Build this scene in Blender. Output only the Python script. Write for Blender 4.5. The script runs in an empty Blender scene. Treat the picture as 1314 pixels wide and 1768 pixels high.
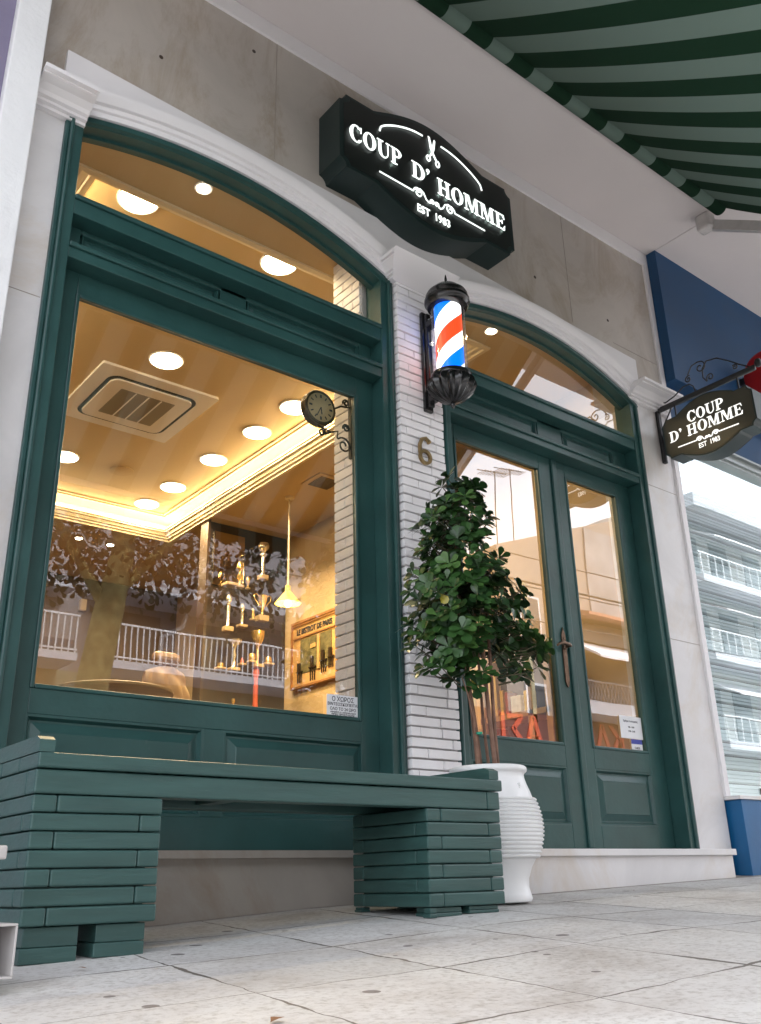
import bpy, bmesh, math, random
from mathutils import Vector, Matrix
random.seed(7)
R = math.radians
sc = bpy.context.scene
COL = sc.collection

# ------------------------------------------------------------ camera
cam_d = bpy.data.cameras.new('camera')
cam = bpy.data.objects.new('camera', cam_d); COL.objects.link(cam)
AX = Vector((0.78064, 0.21539, 0.58669)); AY = Vector((-0.62457, 0.30289, 0.71984)); AZ = Vector((-0.02266, -0.92837, 0.37098))
m = Matrix(((AX[0], -AX[1], -AX[2]), (AY[0], -AY[1], -AY[2]), (AZ[0], -AZ[1], -AZ[2])))
cam.matrix_world = Matrix.Translation((0, -3.4, 0.2)) @ m.to_4x4()
cam_d.sensor_fit = 'VERTICAL'; cam_d.sensor_height = 24; cam_d.lens = 24 * 1588.0 / 1768.0
cam_d.clip_start = 0.02; cam_d.clip_end = 2000
sc.camera = cam

# ------------------------------------------------------------ sky, sun, exposure
SUN_EL, SUN_AZ = R(62), R(15)      # behind thin cloud and behind the building
w = bpy.data.worlds.new('World'); sc.world = w; w.use_nodes = True
nt = w.node_tree; bg = nt.nodes['Background']
sky = nt.nodes.new('ShaderNodeTexSky'); sky.sky_type = 'NISHITA'; sky.sun_disc = False
sky.sun_elevation = SUN_EL; sky.sun_rotation = SUN_AZ
sky.air_density = 0.7; sky.dust_density = 4.0; sky.ozone_density = 0.6
hs = nt.nodes.new('ShaderNodeHueSaturation'); hs.inputs['Saturation'].default_value = 0.22
nt.links.new(sky.outputs[0], hs.inputs['Color']); nt.links.new(hs.outputs[0], bg.inputs[0])
bg.inputs[1].default_value = 0.15
sd = bpy.data.lights.new('sun', 'SUN'); sd.energy = 0.5; sd.angle = R(25); sd.color = (1, 0.97, 0.92)
sun = bpy.data.objects.new('sun', sd); COL.objects.link(sun)
sdir = Vector((math.sin(SUN_AZ) * math.cos(SUN_EL), math.cos(SUN_AZ) * math.cos(SUN_EL), math.sin(SUN_EL)))
sun.rotation_euler = sdir.to_track_quat('Z', 'Y').to_euler()
vs = sc.view_settings
vs.view_transform = 'Standard'; vs.look = 'None'; vs.exposure = 2.93; vs.gamma = 1; vs.use_curve_mapping = False
sc.cycles.max_bounces = 10; sc.cycles.transparent_max_bounces = 16; sc.cycles.glossy_bounces = 5; sc.cycles.diffuse_bounces = 5
sc.cycles.use_denoising = True; sc.cycles.sample_clamp_indirect = 8; sc.cycles.caustics_reflective = False

# ------------------------------------------------------------ materials
def new_mat(name):
    mt = bpy.data.materials.new(name); mt.use_nodes = True
    return mt, mt.node_tree, mt.node_tree.nodes['Principled BSDF']
def mat(name, col, rough=0.6, metal=0.0, var=0.0, vscale=3.0, bump=0.0, bscale=40.0, spec=None, coat=0.0, stretch=None):
    mt, t, p = new_mat(name)
    p.inputs['Base Color'].default_value = (*col, 1); p.inputs['Roughness'].default_value = rough; p.inputs['Metallic'].default_value = metal
    if spec is not None: p.inputs['Specular IOR Level'].default_value = spec
    if coat: p.inputs['Coat Weight'].default_value = coat; p.inputs['Coat Roughness'].default_value = 0.08
    tc = t.nodes.new('ShaderNodeTexCoord'); src = tc.outputs['Object']
    if stretch:
        mp = t.nodes.new('ShaderNodeMapping'); mp.inputs['Scale'].default_value = stretch; t.links.new(src, mp.inputs[0]); src = mp.outputs[0]
    if var:
        n = t.nodes.new('ShaderNodeTexNoise'); n.inputs['Scale'].default_value = vscale; n.inputs['Detail'].default_value = 6; t.links.new(src, n.inputs['Vector'])
        r = t.nodes.new('ShaderNodeValToRGB'); t.links.new(n.outputs[0], r.inputs[0])
        r.color_ramp.elements[0].position = 0.3; r.color_ramp.elements[1].position = 0.7
        r.color_ramp.elements[0].color = tuple(c * (1 - var) for c in col) + (1,); r.color_ramp.elements[1].color = tuple(min(1, c * (1 + var)) for c in col) + (1,)
        t.links.new(r.outputs[0], p.inputs['Base Color'])
        rr = t.nodes.new('ShaderNodeMapRange'); rr.inputs[3].default_value = max(0.02, rough - 0.08); rr.inputs[4].default_value = min(1, rough + 0.1)
        t.links.new(n.outputs[0], rr.inputs[0]); t.links.new(rr.outputs[0], p.inputs['Roughness'])
    if bump:
        n = t.nodes.new('ShaderNodeTexNoise'); n.inputs['Scale'].default_value = bscale; n.inputs['Detail'].default_value = 5; t.links.new(src, n.inputs['Vector'])
        b = t.nodes.new('ShaderNodeBump'); b.inputs['Strength'].default_value = bump; b.inputs['Distance'].default_value = 0.01
        t.links.new(n.outputs[0], b.inputs['Height']); t.links.new(b.outputs[0], p.inputs['Normal'])
    return mt
def emit(name, col, s):
    mt, t, p = new_mat(name)
    p.inputs['Base Color'].default_value = (*col, 1); p.inputs['Emission Color'].default_value = (*col, 1); p.inputs['Emission Strength'].default_value = s
    p.inputs['Roughness'].default_value = 0.4
    return mt
def glass(name, base=0.08, tint=(1, 1, 1), power=5.0, smear=False, refl=(1, 1, 1)):
    mt, t, p = new_mat(name); t.nodes.remove(p)
    out = t.nodes['Material Output']
    g = t.nodes.new('ShaderNodeNewGeometry')
    dt = t.nodes.new('ShaderNodeVectorMath'); dt.operation = 'DOT_PRODUCT'; t.links.new(g.outputs['Incoming'], dt.inputs[0]); t.links.new(g.outputs['Normal'], dt.inputs[1])
    def mth(op, a, b=None):
        n = t.nodes.new('ShaderNodeMath'); n.operation = op
        for i, v in enumerate((a, b)):
            if v is None: continue
            if isinstance(v, (int, float)): n.inputs[i].default_value = v
            else: t.links.new(v, n.inputs[i])
        return n.outputs[0]
    ab = mth('ABSOLUTE', dt.outputs['Value']); om = mth('SUBTRACT', 1.0, ab); pw = mth('POWER', om, power)
    fac = mth('ADD', mth('MULTIPLY', pw, 1.0 - base), base)
    tr = t.nodes.new('ShaderNodeBsdfTransparent'); tr.inputs[0].default_value = (*tint, 1)
    gl = t.nodes.new('ShaderNodeBsdfGlossy'); gl.inputs['Roughness'].default_value = 0.0; gl.inputs['Color'].default_value = (*refl, 1)
    mx = t.nodes.new('ShaderNodeMixShader'); t.links.new(fac, mx.inputs[0]); t.links.new(tr.outputs[0], mx.inputs[1]); t.links.new(gl.outputs[0], mx.inputs[2])
    # faint waviness of real panes
    tc = t.nodes.new('ShaderNodeTexCoord')
    nz = t.nodes.new('ShaderNodeTexNoise'); nz.inputs['Scale'].default_value = 3.0; nz.inputs['Detail'].default_value = 1
    bp = t.nodes.new('ShaderNodeBump'); bp.inputs['Strength'].default_value = 0.010; bp.inputs['Distance'].default_value = 0.02
    t.links.new(tc.outputs['Object'], nz.inputs['Vector']); t.links.new(nz.outputs[0], bp.inputs['Height']); t.links.new(bp.outputs[0], gl.inputs['Normal'])
    res = mx.outputs[0]
    if smear:   # wiped, streaky film on the pane
        mp = t.nodes.new('ShaderNodeMapping'); mp.inputs['Scale'].default_value = (2.2, 1, 7.0); mp.inputs['Rotation'].default_value = (0, 0.5, 0)
        t.links.new(tc.outputs['Object'], mp.inputs[0])
        n2 = t.nodes.new('ShaderNodeTexNoise'); n2.inputs['Scale'].default_value = 4; n2.inputs['Detail'].default_value = 10; n2.inputs['Roughness'].default_value = 0.75; n2.inputs['Distortion'].default_value = 2.2
        t.links.new(mp.outputs[0], n2.inputs['Vector'])
        f2 = mth('MULTIPLY', mth('MAXIMUM', mth('SUBTRACT', n2.outputs[0], 0.60), 0.0), 0.6)
        df = t.nodes.new('ShaderNodeBsdfTranslucent'); df.inputs[0].default_value = (0.9, 0.9, 0.9, 1)
        m2 = t.nodes.new('ShaderNodeMixShader'); t.links.new(f2, m2.inputs[0]); t.links.new(res, m2.inputs[1]); t.links.new(df.outputs[0], m2.inputs[2]); res = m2.outputs[0]
    t.links.new(res, out.inputs['Surface'])
    return mt

def marble_mat(name, col, veins, vcol, panel=None, rough=0.35):
    mt, t, p = new_mat(name)
    tc = t.nodes.new('ShaderNodeTexCoord')
    n = t.nodes.new('ShaderNodeTexNoise'); n.inputs['Scale'].default_value = 1.3; n.inputs['Detail'].default_value = 9; n.inputs['Roughness'].default_value = 0.62; n.inputs['Distortion'].default_value = 0.9
    t.links.new(tc.outputs['Object'], n.inputs['Vector'])
    r = t.nodes.new('ShaderNodeValToRGB'); t.links.new(n.outputs[0], r.inputs[0])
    e = r.color_ramp.elements; e[0].position = 0.34; e[0].color = tuple(c * 0.83 for c in col) + (1,); e[1].position = 0.62; e[1].color = (*col, 1)
    n2 = t.nodes.new('ShaderNodeTexNoise'); n2.inputs['Scale'].default_value = 0.8; n2.inputs['Detail'].default_value = 7; n2.inputs['Roughness'].default_value = 0.7; n2.inputs['Distortion'].default_value = 1.6
    mp = t.nodes.new('ShaderNodeMapping'); mp.inputs['Location'].default_value = (3.1, 2, 5.2); mp.inputs['Scale'].default_value = (1.6, 1, 0.9); mp.inputs['Rotation'].default_value = (0, 0.5, 0)
    t.links.new(tc.outputs['Object'], mp.inputs[0]); t.links.new(mp.outputs[0], n2.inputs['Vector'])
    r2 = t.nodes.new('ShaderNodeValToRGB'); t.links.new(n2.outputs[0], r2.inputs[0])
    e = r2.color_ramp.elements; e[0].position = 0.49; e[0].color = (0, 0, 0, 1); e[1].position = 0.72; e[1].color = (veins, veins, veins, 1)
    mx = t.nodes.new('ShaderNodeMix'); mx.data_type = 'RGBA'; t.links.new(r2.outputs[0], mx.inputs[0]); t.links.new(r.outputs[0], mx.inputs[6]); mx.inputs[7].default_value = (*vcol, 1)
    t.links.new(mx.outputs[2], p.inputs['Base Color'])
    p.inputs['Roughness'].default_value = rough
    n3 = t.nodes.new('ShaderNodeTexNoise'); n3.inputs['Scale'].default_value = 60; n3.inputs['Detail'].default_value = 3; t.links.new(tc.outputs['Object'], n3.inputs['Vector'])
    b = t.nodes.new('ShaderNodeBump'); b.inputs['Strength'].default_value = 0.06; b.inputs['Distance'].default_value = 0.005; t.links.new(n3.outputs[0], b.inputs['Height']); t.links.new(b.outputs[0], p.inputs['Normal'])
    return mt

M = {}
M['green'] = mat('painted_green_wood', (0.021, 0.070, 0.066), 0.36, var=0.20, vscale=3.5, bump=0.16, bscale=22, stretch=(1, 1, 1), spec=0.45)
M['green_bench'] = mat('painted_green_timber', (0.033, 0.084, 0.077), 0.40, var=0.16, vscale=6, bump=0.22, bscale=14, stretch=(0.6, 1.5, 5), spec=0.5)
def scratch(mt, scale, col, thr, rot=0.2):
    t = mt.node_tree; p = t.nodes['Principled BSDF']; l = p.inputs['Base Color'].links
    tc = t.nodes.new('ShaderNodeTexCoord'); mp = t.nodes.new('ShaderNodeMapping'); mp.inputs['Scale'].default_value = scale; mp.inputs['Rotation'].default_value = (0, rot, 0); t.links.new(tc.outputs['Object'], mp.inputs[0])
    n = t.nodes.new('ShaderNodeTexNoise'); n.inputs['Scale'].default_value = 9; n.inputs['Detail'].default_value = 8; n.inputs['Roughness'].default_value = .7; t.links.new(mp.outputs[0], n.inputs['Vector'])
    k = t.nodes.new('ShaderNodeMapRange'); k.inputs[1].default_value = thr; k.inputs[2].default_value = thr + .06; k.inputs[4].default_value = .55; t.links.new(n.outputs[0], k.inputs[0])
    mx = t.nodes.new('ShaderNodeMix'); mx.data_type = 'RGBA'; t.links.new(k.outputs[0], mx.inputs[0]); t.links.new(l[0].from_socket, mx.inputs[6]); mx.inputs[7].default_value = (*col, 1); t.links.new(mx.outputs[2], p.inputs['Base Color'])
scratch(M['green_bench'], (1.5, 3, 14), (.13, .19, .18), .66)
scratch(M['green'], (2, 2, 1.2), (.075, .11, .10), .67)
M['marble'] = marble_mat('grey_marble_cladding', (0.50, 0.455, 0.41), 1.0, (0.30, 0.23, 0.155))
M['marble_pale'] = marble_mat('pale_marble', (0.72, 0.705, 0.71), 0.45, (0.52, 0.40, 0.26))
M['marble_dark'] = marble_mat('stained_marble_base', (0.40, 0.36, 0.32), 0.6, (0.26, 0.17, 0.10), rough=0.55)
M['white_paint'] = mat('white_paint', (0.76, 0.74, 0.75), 0.5, var=0.03, vscale=2, bump=0.05, bscale=30)
M['plaster'] = mat('soffit_plaster', (0.60, 0.555, 0.545), 0.9, var=0.05, vscale=0.8, bump=0.12, bscale=120)
M['brick'] = mat('white_painted_brick', (0.84, 0.82, 0.83), 0.55, var=0.07, vscale=5, bump=0.35, bscale=18)
M['brick_joint'] = mat('brick_joint', (0.46, 0.44, 0.44), 0.9)
M['black'] = mat('black_gloss_metal', (0.008, 0.008, 0.009), 0.22, spec=0.6, bump=0.05, bscale=60)
M['iron'] = mat('black_wrought_iron', (0.012, 0.012, 0.013), 0.4, bump=0.1, bscale=80)
M['sign_black'] = mat('sign_face', (0.003, 0.006, 0.005), 0.45, var=0.1)
M['sign_side'] = mat('sign_side_green', (0.009, 0.022, 0.021), 0.45, var=0.08)
M['letter'] = emit('lit_letter', (0.93, 1.0, 0.97), .21)
M['letter_blade'] = emit('lit_letter_small', (1, 1, 0.97), 0.13)
M['brass'] = mat('aged_brass', (0.36, 0.25, 0.12), 0.35, 0.9, var=0.2, vscale=20)
M['bronze'] = mat('dark_bronze_handle', (0.16, 0.11, 0.08), 0.3, 0.9, var=0.3, vscale=30)
M['gold'] = mat('gold_plated_trophy', (0.85, 0.60, 0.22), 0.2, 0.85)
M['silver'] = mat('silver_trophy', (0.80, 0.76, 0.66), 0.2, 0.85)
M['trophy_base'] = mat('trophy_base_stone', (0.50, 0.36, 0.20), 0.4)
M['trophy_red'] = mat('trophy_red', (0.55, 0.10, 0.04), 0.4)
M['pot'] = mat('white_glazed_pot', (0.80, 0.80, 0.80), 0.38, var=0.04, vscale=5, bump=0.1, bscale=15)
M['soil'] = mat('potting_soil', (0.04, 0.028, 0.02), 0.95, bump=0.8, bscale=60)
M['stem'] = mat('brown_stem', (0.21, 0.115, 0.078), 0.75, var=0.3, vscale=18, bump=0.3, bscale=40)
M['blue'] = mat('blue_painted_panel', (0.004, 0.105, 0.27), 0.45, var=0.16, vscale=2.5, bump=0.08, bscale=20)
M['blue_dark'] = mat('dark_blue_sign_panel', (0.003, 0.048, 0.13), 0.55, var=0.12, vscale=3)
M['lavender'] = mat('lavender_wall', (0.20, 0.18, 0.27), 0.85, var=0.08, vscale=4, bump=0.3, bscale=50)
M['pillar'] = mat('rough_white_wall_paint', (0.76, 0.77, 0.78), 0.7, var=0.05, vscale=3, bump=0.5, bscale=30)
M['alu'] = mat('grey_aluminium', (0.30, 0.33, 0.33), 0.35, 0.6, var=0.05)
M['steel_white'] = mat('white_coated_steel', (0.48, 0.455, 0.44), 0.45, var=0.1, vscale=15)
M['ceil'] = mat('shop_ceiling', (0.54, 0.40, 0.22), 0.75, var=0.03, vscale=1)
M['cornice'] = mat('plaster_cornice', (0.74, 0.62, 0.42), 0.6)
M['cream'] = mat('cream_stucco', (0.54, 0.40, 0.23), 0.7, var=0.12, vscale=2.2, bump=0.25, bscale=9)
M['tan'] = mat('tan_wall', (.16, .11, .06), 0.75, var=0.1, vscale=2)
M['brown'] = mat('dark_walnut', (0.035, 0.020, 0.012), 0.4, var=0.25, vscale=4, stretch=(6, 6, 1))
M['shelf_wood'] = mat('light_oak', (0.36, 0.22, 0.09), 0.5, var=0.2, vscale=3, stretch=(1, 6, 6))
M['shopfloor'] = mat('shop_floor_wood', (0.16, 0.10, 0.06), 0.4, var=0.2, vscale=3)
M['leather'] = mat('tan_leather', (0.42, 0.27, 0.14), 0.45, var=0.15, vscale=8, bump=0.1, bscale=60)
M['paper'] = mat('white_paper', (0.78, 0.78, 0.80), 0.7, var=0.02)
M['ink'] = mat('black_ink', (0.03, 0.03, 0.04), 0.7)
M['down'] = emit('downlight_glow', (1.0, 0.86, 0.58), 4)
M['spot'] = emit('spot_glow', (1.0, 0.88, 0.66), 4)
M['cove'] = emit('cove_led', (1.0, 0.86, 0.55), 3.0)
M['bulb'] = emit('bulb_glow', (1.0, 0.80, 0.22), 2.5)
M['shade'] = mat('enamel_lamp_shade', (0.72, 0.55, 0.12), 0.3)
M['glass_main'] = glass('window_glass', 0.17, tint=(0.97, 0.96, 0.92), power=3.6, smear=True)
M['glass_door'] = glass('door_glass', 0.26, tint=(0.74, 0.72, 0.68), power=3.2)
M['glass_trans'] = glass('transom_glass', 0.035, tint=(0.96, 0.95, 0.92), power=3.6)
M['glass_fan'] = glass('fanlight_glass', 0.15, tint=(0.95, 0.93, 0.88), power=3.6)
M['glass_nb'] = glass('neighbour_glass', 0.28, tint=(0.9, 0.98, 1.0), power=2.4, refl=(0.92, 1, 1))
M['glass_case'] = glass('glass_shelf', 0.05)

# ------------------------------------------------------------ builders
def link(o, parent=None):
    COL.objects.link(o)
    if parent is not None: o.parent = parent
    return o
def tag(o, label=None, cat=None, group=None, kind=None):
    if label: o['label'] = label
    if cat: o['category'] = cat
    if group: o['group'] = group
    if kind: o['kind'] = kind
    return o
def thing(name, label, cat, loc=(0, 0, 0), group=None):
    o = bpy.data.objects.new(name, None); o.empty_display_size = 0.1; o.location = loc
    COL.objects.link(o); return tag(o, label, cat, group)
class MB:
    """collects faces in world coordinates; build() links them as one mesh object"""
    def __init__(s): s.v = []; s.f = []; s.mi = []; s.sm = []
    def add(s, vs_, fs, mi=0, smooth=False):
        o = len(s.v); s.v += [tuple(v) for v in vs_]
        for f in fs: s.f.append(tuple(i + o for i in f)); s.mi.append(mi); s.sm.append(smooth)
        return s
    def box(s, x0, x1, y0, y1, z0, z1, b=0.0, mi=0):
        x0, x1 = sorted((x0, x1)); y0, y1 = sorted((y0, y1)); z0, z1 = sorted((z0, z1))
        if b <= 0:
            return s.add([(x, y, z) for x in (x0, x1) for y in (y0, y1) for z in (z0, z1)],
                         [(0, 1, 3, 2), (4, 6, 7, 5), (0, 4, 5, 1), (2, 3, 7, 6), (0, 2, 6, 4), (1, 5, 7, 3)], mi)
        bm = bmesh.new(); bmesh.ops.create_cube(bm, size=1)
        for v in bm.verts: v.co = Vector(((x0 + x1) / 2 + v.co.x * (x1 - x0), (y0 + y1) / 2 + v.co.y * (y1 - y0), (z0 + z1) / 2 + v.co.z * (z1 - z0)))
        bmesh.ops.bevel(bm, geom=bm.edges[:], offset=min(b, (x1 - x0) * .45, (y1 - y0) * .45, (z1 - z0) * .45), segments=2, affect='EDGES', profile=0.5)
        bm.verts.index_update()
        s.add([v.co[:] for v in bm.verts], [[v.index for v in f.verts] for f in bm.faces], mi); bm.free(); return s
    def prism(s, poly, fn, d0, d1, mi=0):
        """poly (a,b) list counter-clockwise; fn(a,b,d)->xyz; extrudes d0..d1"""
        n = len(poly); vs_ = [fn(a, b, d0) for a, b in poly] + [fn(a, b, d1) for a, b in poly]
        fs = [tuple(range(n - 1, -1, -1)), tuple(range(n, 2 * n))] + [(i, (i + 1) % n, n + (i + 1) % n, n + i) for i in range(n)]
        return s.add(vs_, fs, mi)
    def lathe(s, prof, c=(0, 0, 0), n=32, mi=0, axis='z', lobes=None):
        vs_ = []
        for r, h in prof:
            for k in range(n):
                a = 2 * math.pi * k / n; rr = r * (lobes(a, h) if lobes else 1)
                p = (rr * math.cos(a), rr * math.sin(a), h)
                if axis == 'y': p = (p[0], p[2], p[1])
                if axis == 'x': p = (p[2], p[0], p[1])
                vs_.append((c[0] + p[0], c[1] + p[1], c[2] + p[2]))
        fs = []
        for i in range(len(prof) - 1):
            for k in range(n): fs.append((i * n + k, i * n + (k + 1) % n, (i + 1) * n + (k + 1) % n, (i + 1) * n + k))
        fs.append(tuple(range(n - 1, -1, -1))); L = (len(prof) - 1) * n; fs.append(tuple(range(L, L + n)))
        return s.add(vs_, fs, mi, True)
    def tube(s, pts, r, n=8, mi=0, closed=False):
        pts = [Vector(p) for p in pts]; rs = r if isinstance(r, (list, tuple)) else [r] * len(pts)
        vs_ = []; N = len(pts); up = None
        for i, p in enumerate(pts):
            t_ = (pts[min(i + 1, N - 1)] - pts[max(i - 1, 0)]).normalized()
            if up is None: up = Vector((0, 0, 1)) if abs(t_.z) < 0.9 else Vector((0, 1, 0))
            a = t_.cross(up).normalized(); b = a.cross(t_).normalized(); up = b
            for k in range(n):
                q = 2 * math.pi * k / n; vs_.append(tuple(p + a * rs[i] * math.cos(q) + b * rs[i] * math.sin(q)))
        fs = [(i * n + k, i * n + (k + 1) % n, (i + 1) * n + (k + 1) % n, (i + 1) * n + k) for i in range(N - 1) for k in range(n)]
        fs += [tuple(range(n - 1, -1, -1)), tuple(range((N - 1) * n, N * n))]
        return s.add(vs_, fs, mi, True)
    def build(s, name, m_, parent=None, origin=None):
        me = bpy.data.meshes.new(name); wl = Vector((0, 0, 0))
        if parent is not None:
            p = parent
            while p is not None: wl += p.location; p = p.parent
        org = Vector(origin) if origin is not None else wl
        me.from_pydata([tuple(Vector(v) - org) for v in s.v], [], s.f)
        for x in (m_ if isinstance(m_, (list, tuple)) else [m_]): me.materials.append(M[x] if isinstance(x, str) else x)
        for i, p in enumerate(me.polygons): p.material_index = s.mi[i]; p.use_smooth = s.sm[i]
        if any(s.sm):
            try: me.set_sharp_from_angle(angle=R(40))
            except Exception: pass
        bm = bmesh.new(); bm.from_mesh(me); bmesh.ops.recalc_face_normals(bm, faces=bm.faces); bm.to_mesh(me); bm.free()
        o = bpy.data.objects.new(name, me); o.location = org - wl
        link(o, parent); return o
def struct(name, mb, m_): return tag(mb.build(name, m_), kind='structure')
def lerp(a, b, t): return a + (b - a) * t

# text (built-in font) -> mesh pieces appended to an MB
def text_into(mb, s, size, fn, depth=0.002, mi=0, align='CENTER', bold=0.0, width=1.0):
    cu = bpy.data.curves.new('t', 'FONT'); cu.body = s; cu.size = size; cu.align_x = align; cu.align_y = 'BOTTOM_BASELINE'; cu.extrude = depth; cu.resolution_u = 3; cu.offset = bold
    o = bpy.data.objects.new('t', cu); COL.objects.link(o)
    dg = bpy.context.evaluated_depsgraph_get(); me = bpy.data.meshes.new_from_object(o.evaluated_get(dg))
    mb.add([fn(v.co.x * width, v.co.y, v.co.z) for v in me.vertices], [tuple(p.vertices) for p in me.polygons], mi)
    bpy.data.objects.remove(o); bpy.data.curves.remove(cu); bpy.data.meshes.remove(me)

# serif capitals drawn as strokes; each returns (polys, advance) for cap height 1
def ell(cx, cy, ro, ri, so, si, a0, a1, n=28):
    ps = []
    for i in range(n):
        a, b = R(lerp(a0, a1, i / n)), R(lerp(a0, a1, (i + 1) / n))
        ps.append([(cx + ri * math.cos(a), cy + si * math.sin(a)), (cx + ro * math.cos(a), cy + so * math.sin(a)), (cx + ro * math.cos(b), cy + so * math.sin(b)), (cx + ri * math.cos(b), cy + si * math.sin(b))])
    return ps
def rc(x0, y0, x1, y1): return [(x0, y0), (x1, y0), (x1, y1), (x0, y1)]
T = 0.175; H_ = 0.05
def glyph(c):
    sf = lambda x, wd: [rc(x - wd, 0, x + wd, H_)]; st = lambda x, wd: [rc(x - wd, 1 - H_, x + wd, 1)]
    if c == 'O': return ell(.42, .5, .42, .21, .52, .46, 0, 360, 40), .90
    if c == 'C': return ell(.42, .5, .42, .21, .52, .46, 48, 318, 34) + [rc(.70, .66, .76, 1.0), [(.58, .88), (.72, .80), (.74, .96), (.62, .96)], [(.60, .0), (.76, .16), (.76, .28), (.70, .22)]], .84
    if c == 'D': return [rc(.10, 0, .10 + T, 1)] + ell(.36, .5, .44, .24, .50, .44, -90, 90) + [rc(.28, 0, .38, .06), rc(.28, .94, .38, 1)] + [rc(0, 0, .12, H_), rc(0, 1 - H_, .12, 1)], .86
    if c == 'P': return [rc(.10, 0, .10 + T, 1)] + ell(.36, .73, .36, .17, .27, .215, -90, 90) + [rc(.28, .46, .38, .515), rc(.28, .945, .38, 1)] + [rc(0, 0, .42, H_), rc(0, 1 - H_, .12, 1)], .76
    if c == 'U': return [rc(.08, .35, .08 + T, 1), rc(.68, .35, .74, 1)] + ell(.41, .36, .33, .13, .38, .31, 180, 270, 12) + ell(.41, .36, .33, .27, .38, .31, 270, 360, 12) + [rc(-.02, 1 - H_, .40, 1), rc(.58, 1 - H_, .84, 1)], .88
    if c == 'H': return [rc(.08, 0, .08 + T, 1), rc(.60, 0, .60 + T, 1), rc(.26, .47, .62, .54)] + [rc(-.02, 0, .38, H_), rc(-.02, 1 - H_, .38, 1), rc(.50, 0, .90, H_), rc(.50, 1 - H_, .90, 1)], .94
    if c == 'M': return [rc(.10, 0, .16, 1), rc(.80, 0, .80 + T, 1), [(.10, 1), (.50, .02), (.60, .02), (.36, 1)], [(.50, .02), (.58, .02), (.86, 1), (.79, 1)]] + [rc(-.02, 0, .28, H_), rc(-.02, 1 - H_, .34, 1), rc(.70, 0, 1.10, H_), rc(.80, 1 - H_, 1.10, 1)], 1.14
    if c == 'E': return [rc(.10, 0, .10 + T, 1), rc(.28, 0, .68, .06), rc(.28, .94, .66, 1), rc(.28, .48, .52, .53)] + [rc(0, 0, .12, H_), rc(0, 1 - H_, .12, 1), [(.66, 0), (.72, .30), (.68, .30), (.52, 0)], [(.68, .72), (.71, .72), (.66, 1), (.52, 1)], rc(.50, .38, .545, .64)], .80
    if c == "'": return ell(.12, .90, .10, .001, .10, .001, 0, 360, 14) + [[(.20, .92), (.22, .84), (.14, .68), (.08, .64)], [(.10, .84), (.21, .88), (.12, .70), (.10, .72)]], .34
    return [], .38
def serif_into(mb, s, x0, z0, h, fn, depth, widthfit=None, sp=0.04, mi=0):
    adv = sum(glyph(c)[1] + sp for c in s) - sp
    kx = (widthfit / (adv * h)) if widthfit else 1.0
    x = 0; k = 0
    for c in s:
        ps, a = glyph(c)
        for p in ps:
            k += 1
            mb.prism([(x0 + (x + q[0]) * h * kx, z0 + q[1] * h) for q in p], fn, 0, depth + 0.00012 * (k % 9), mi)
        x += a + sp
def band(pts, wd):   # flat ribbon quads along a 2D polyline
    out = []; n = len(pts); L = []; Rr = []
    for i, p in enumerate(pts):
        a = pts[max(0, i - 1)]; b = pts[min(n - 1, i + 1)]; dx, dz = b[0] - a[0], b[1] - a[1]; l = math.hypot(dx, dz) or 1
        wi = wd[i] if isinstance(wd, list) else wd
        L.append((p[0] - dz / l * wi, p[1] + dx / l * wi)); Rr.append((p[0] + dz / l * wi, p[1] - dx / l * wi))
    for i in range(n - 1): out.append([Rr[i], Rr[i + 1], L[i + 1], L[i]])
    return out
def spiral(cx, cz, r0, r1, a0, a1, n=28): return [(cx + lerp(r0, r1, i / n) * math.cos(R(lerp(a0, a1, i / n))), cz + lerp(r0, r1, i / n) * math.sin(R(lerp(a0, a1, i / n)))) for i in range(n + 1)]

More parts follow.
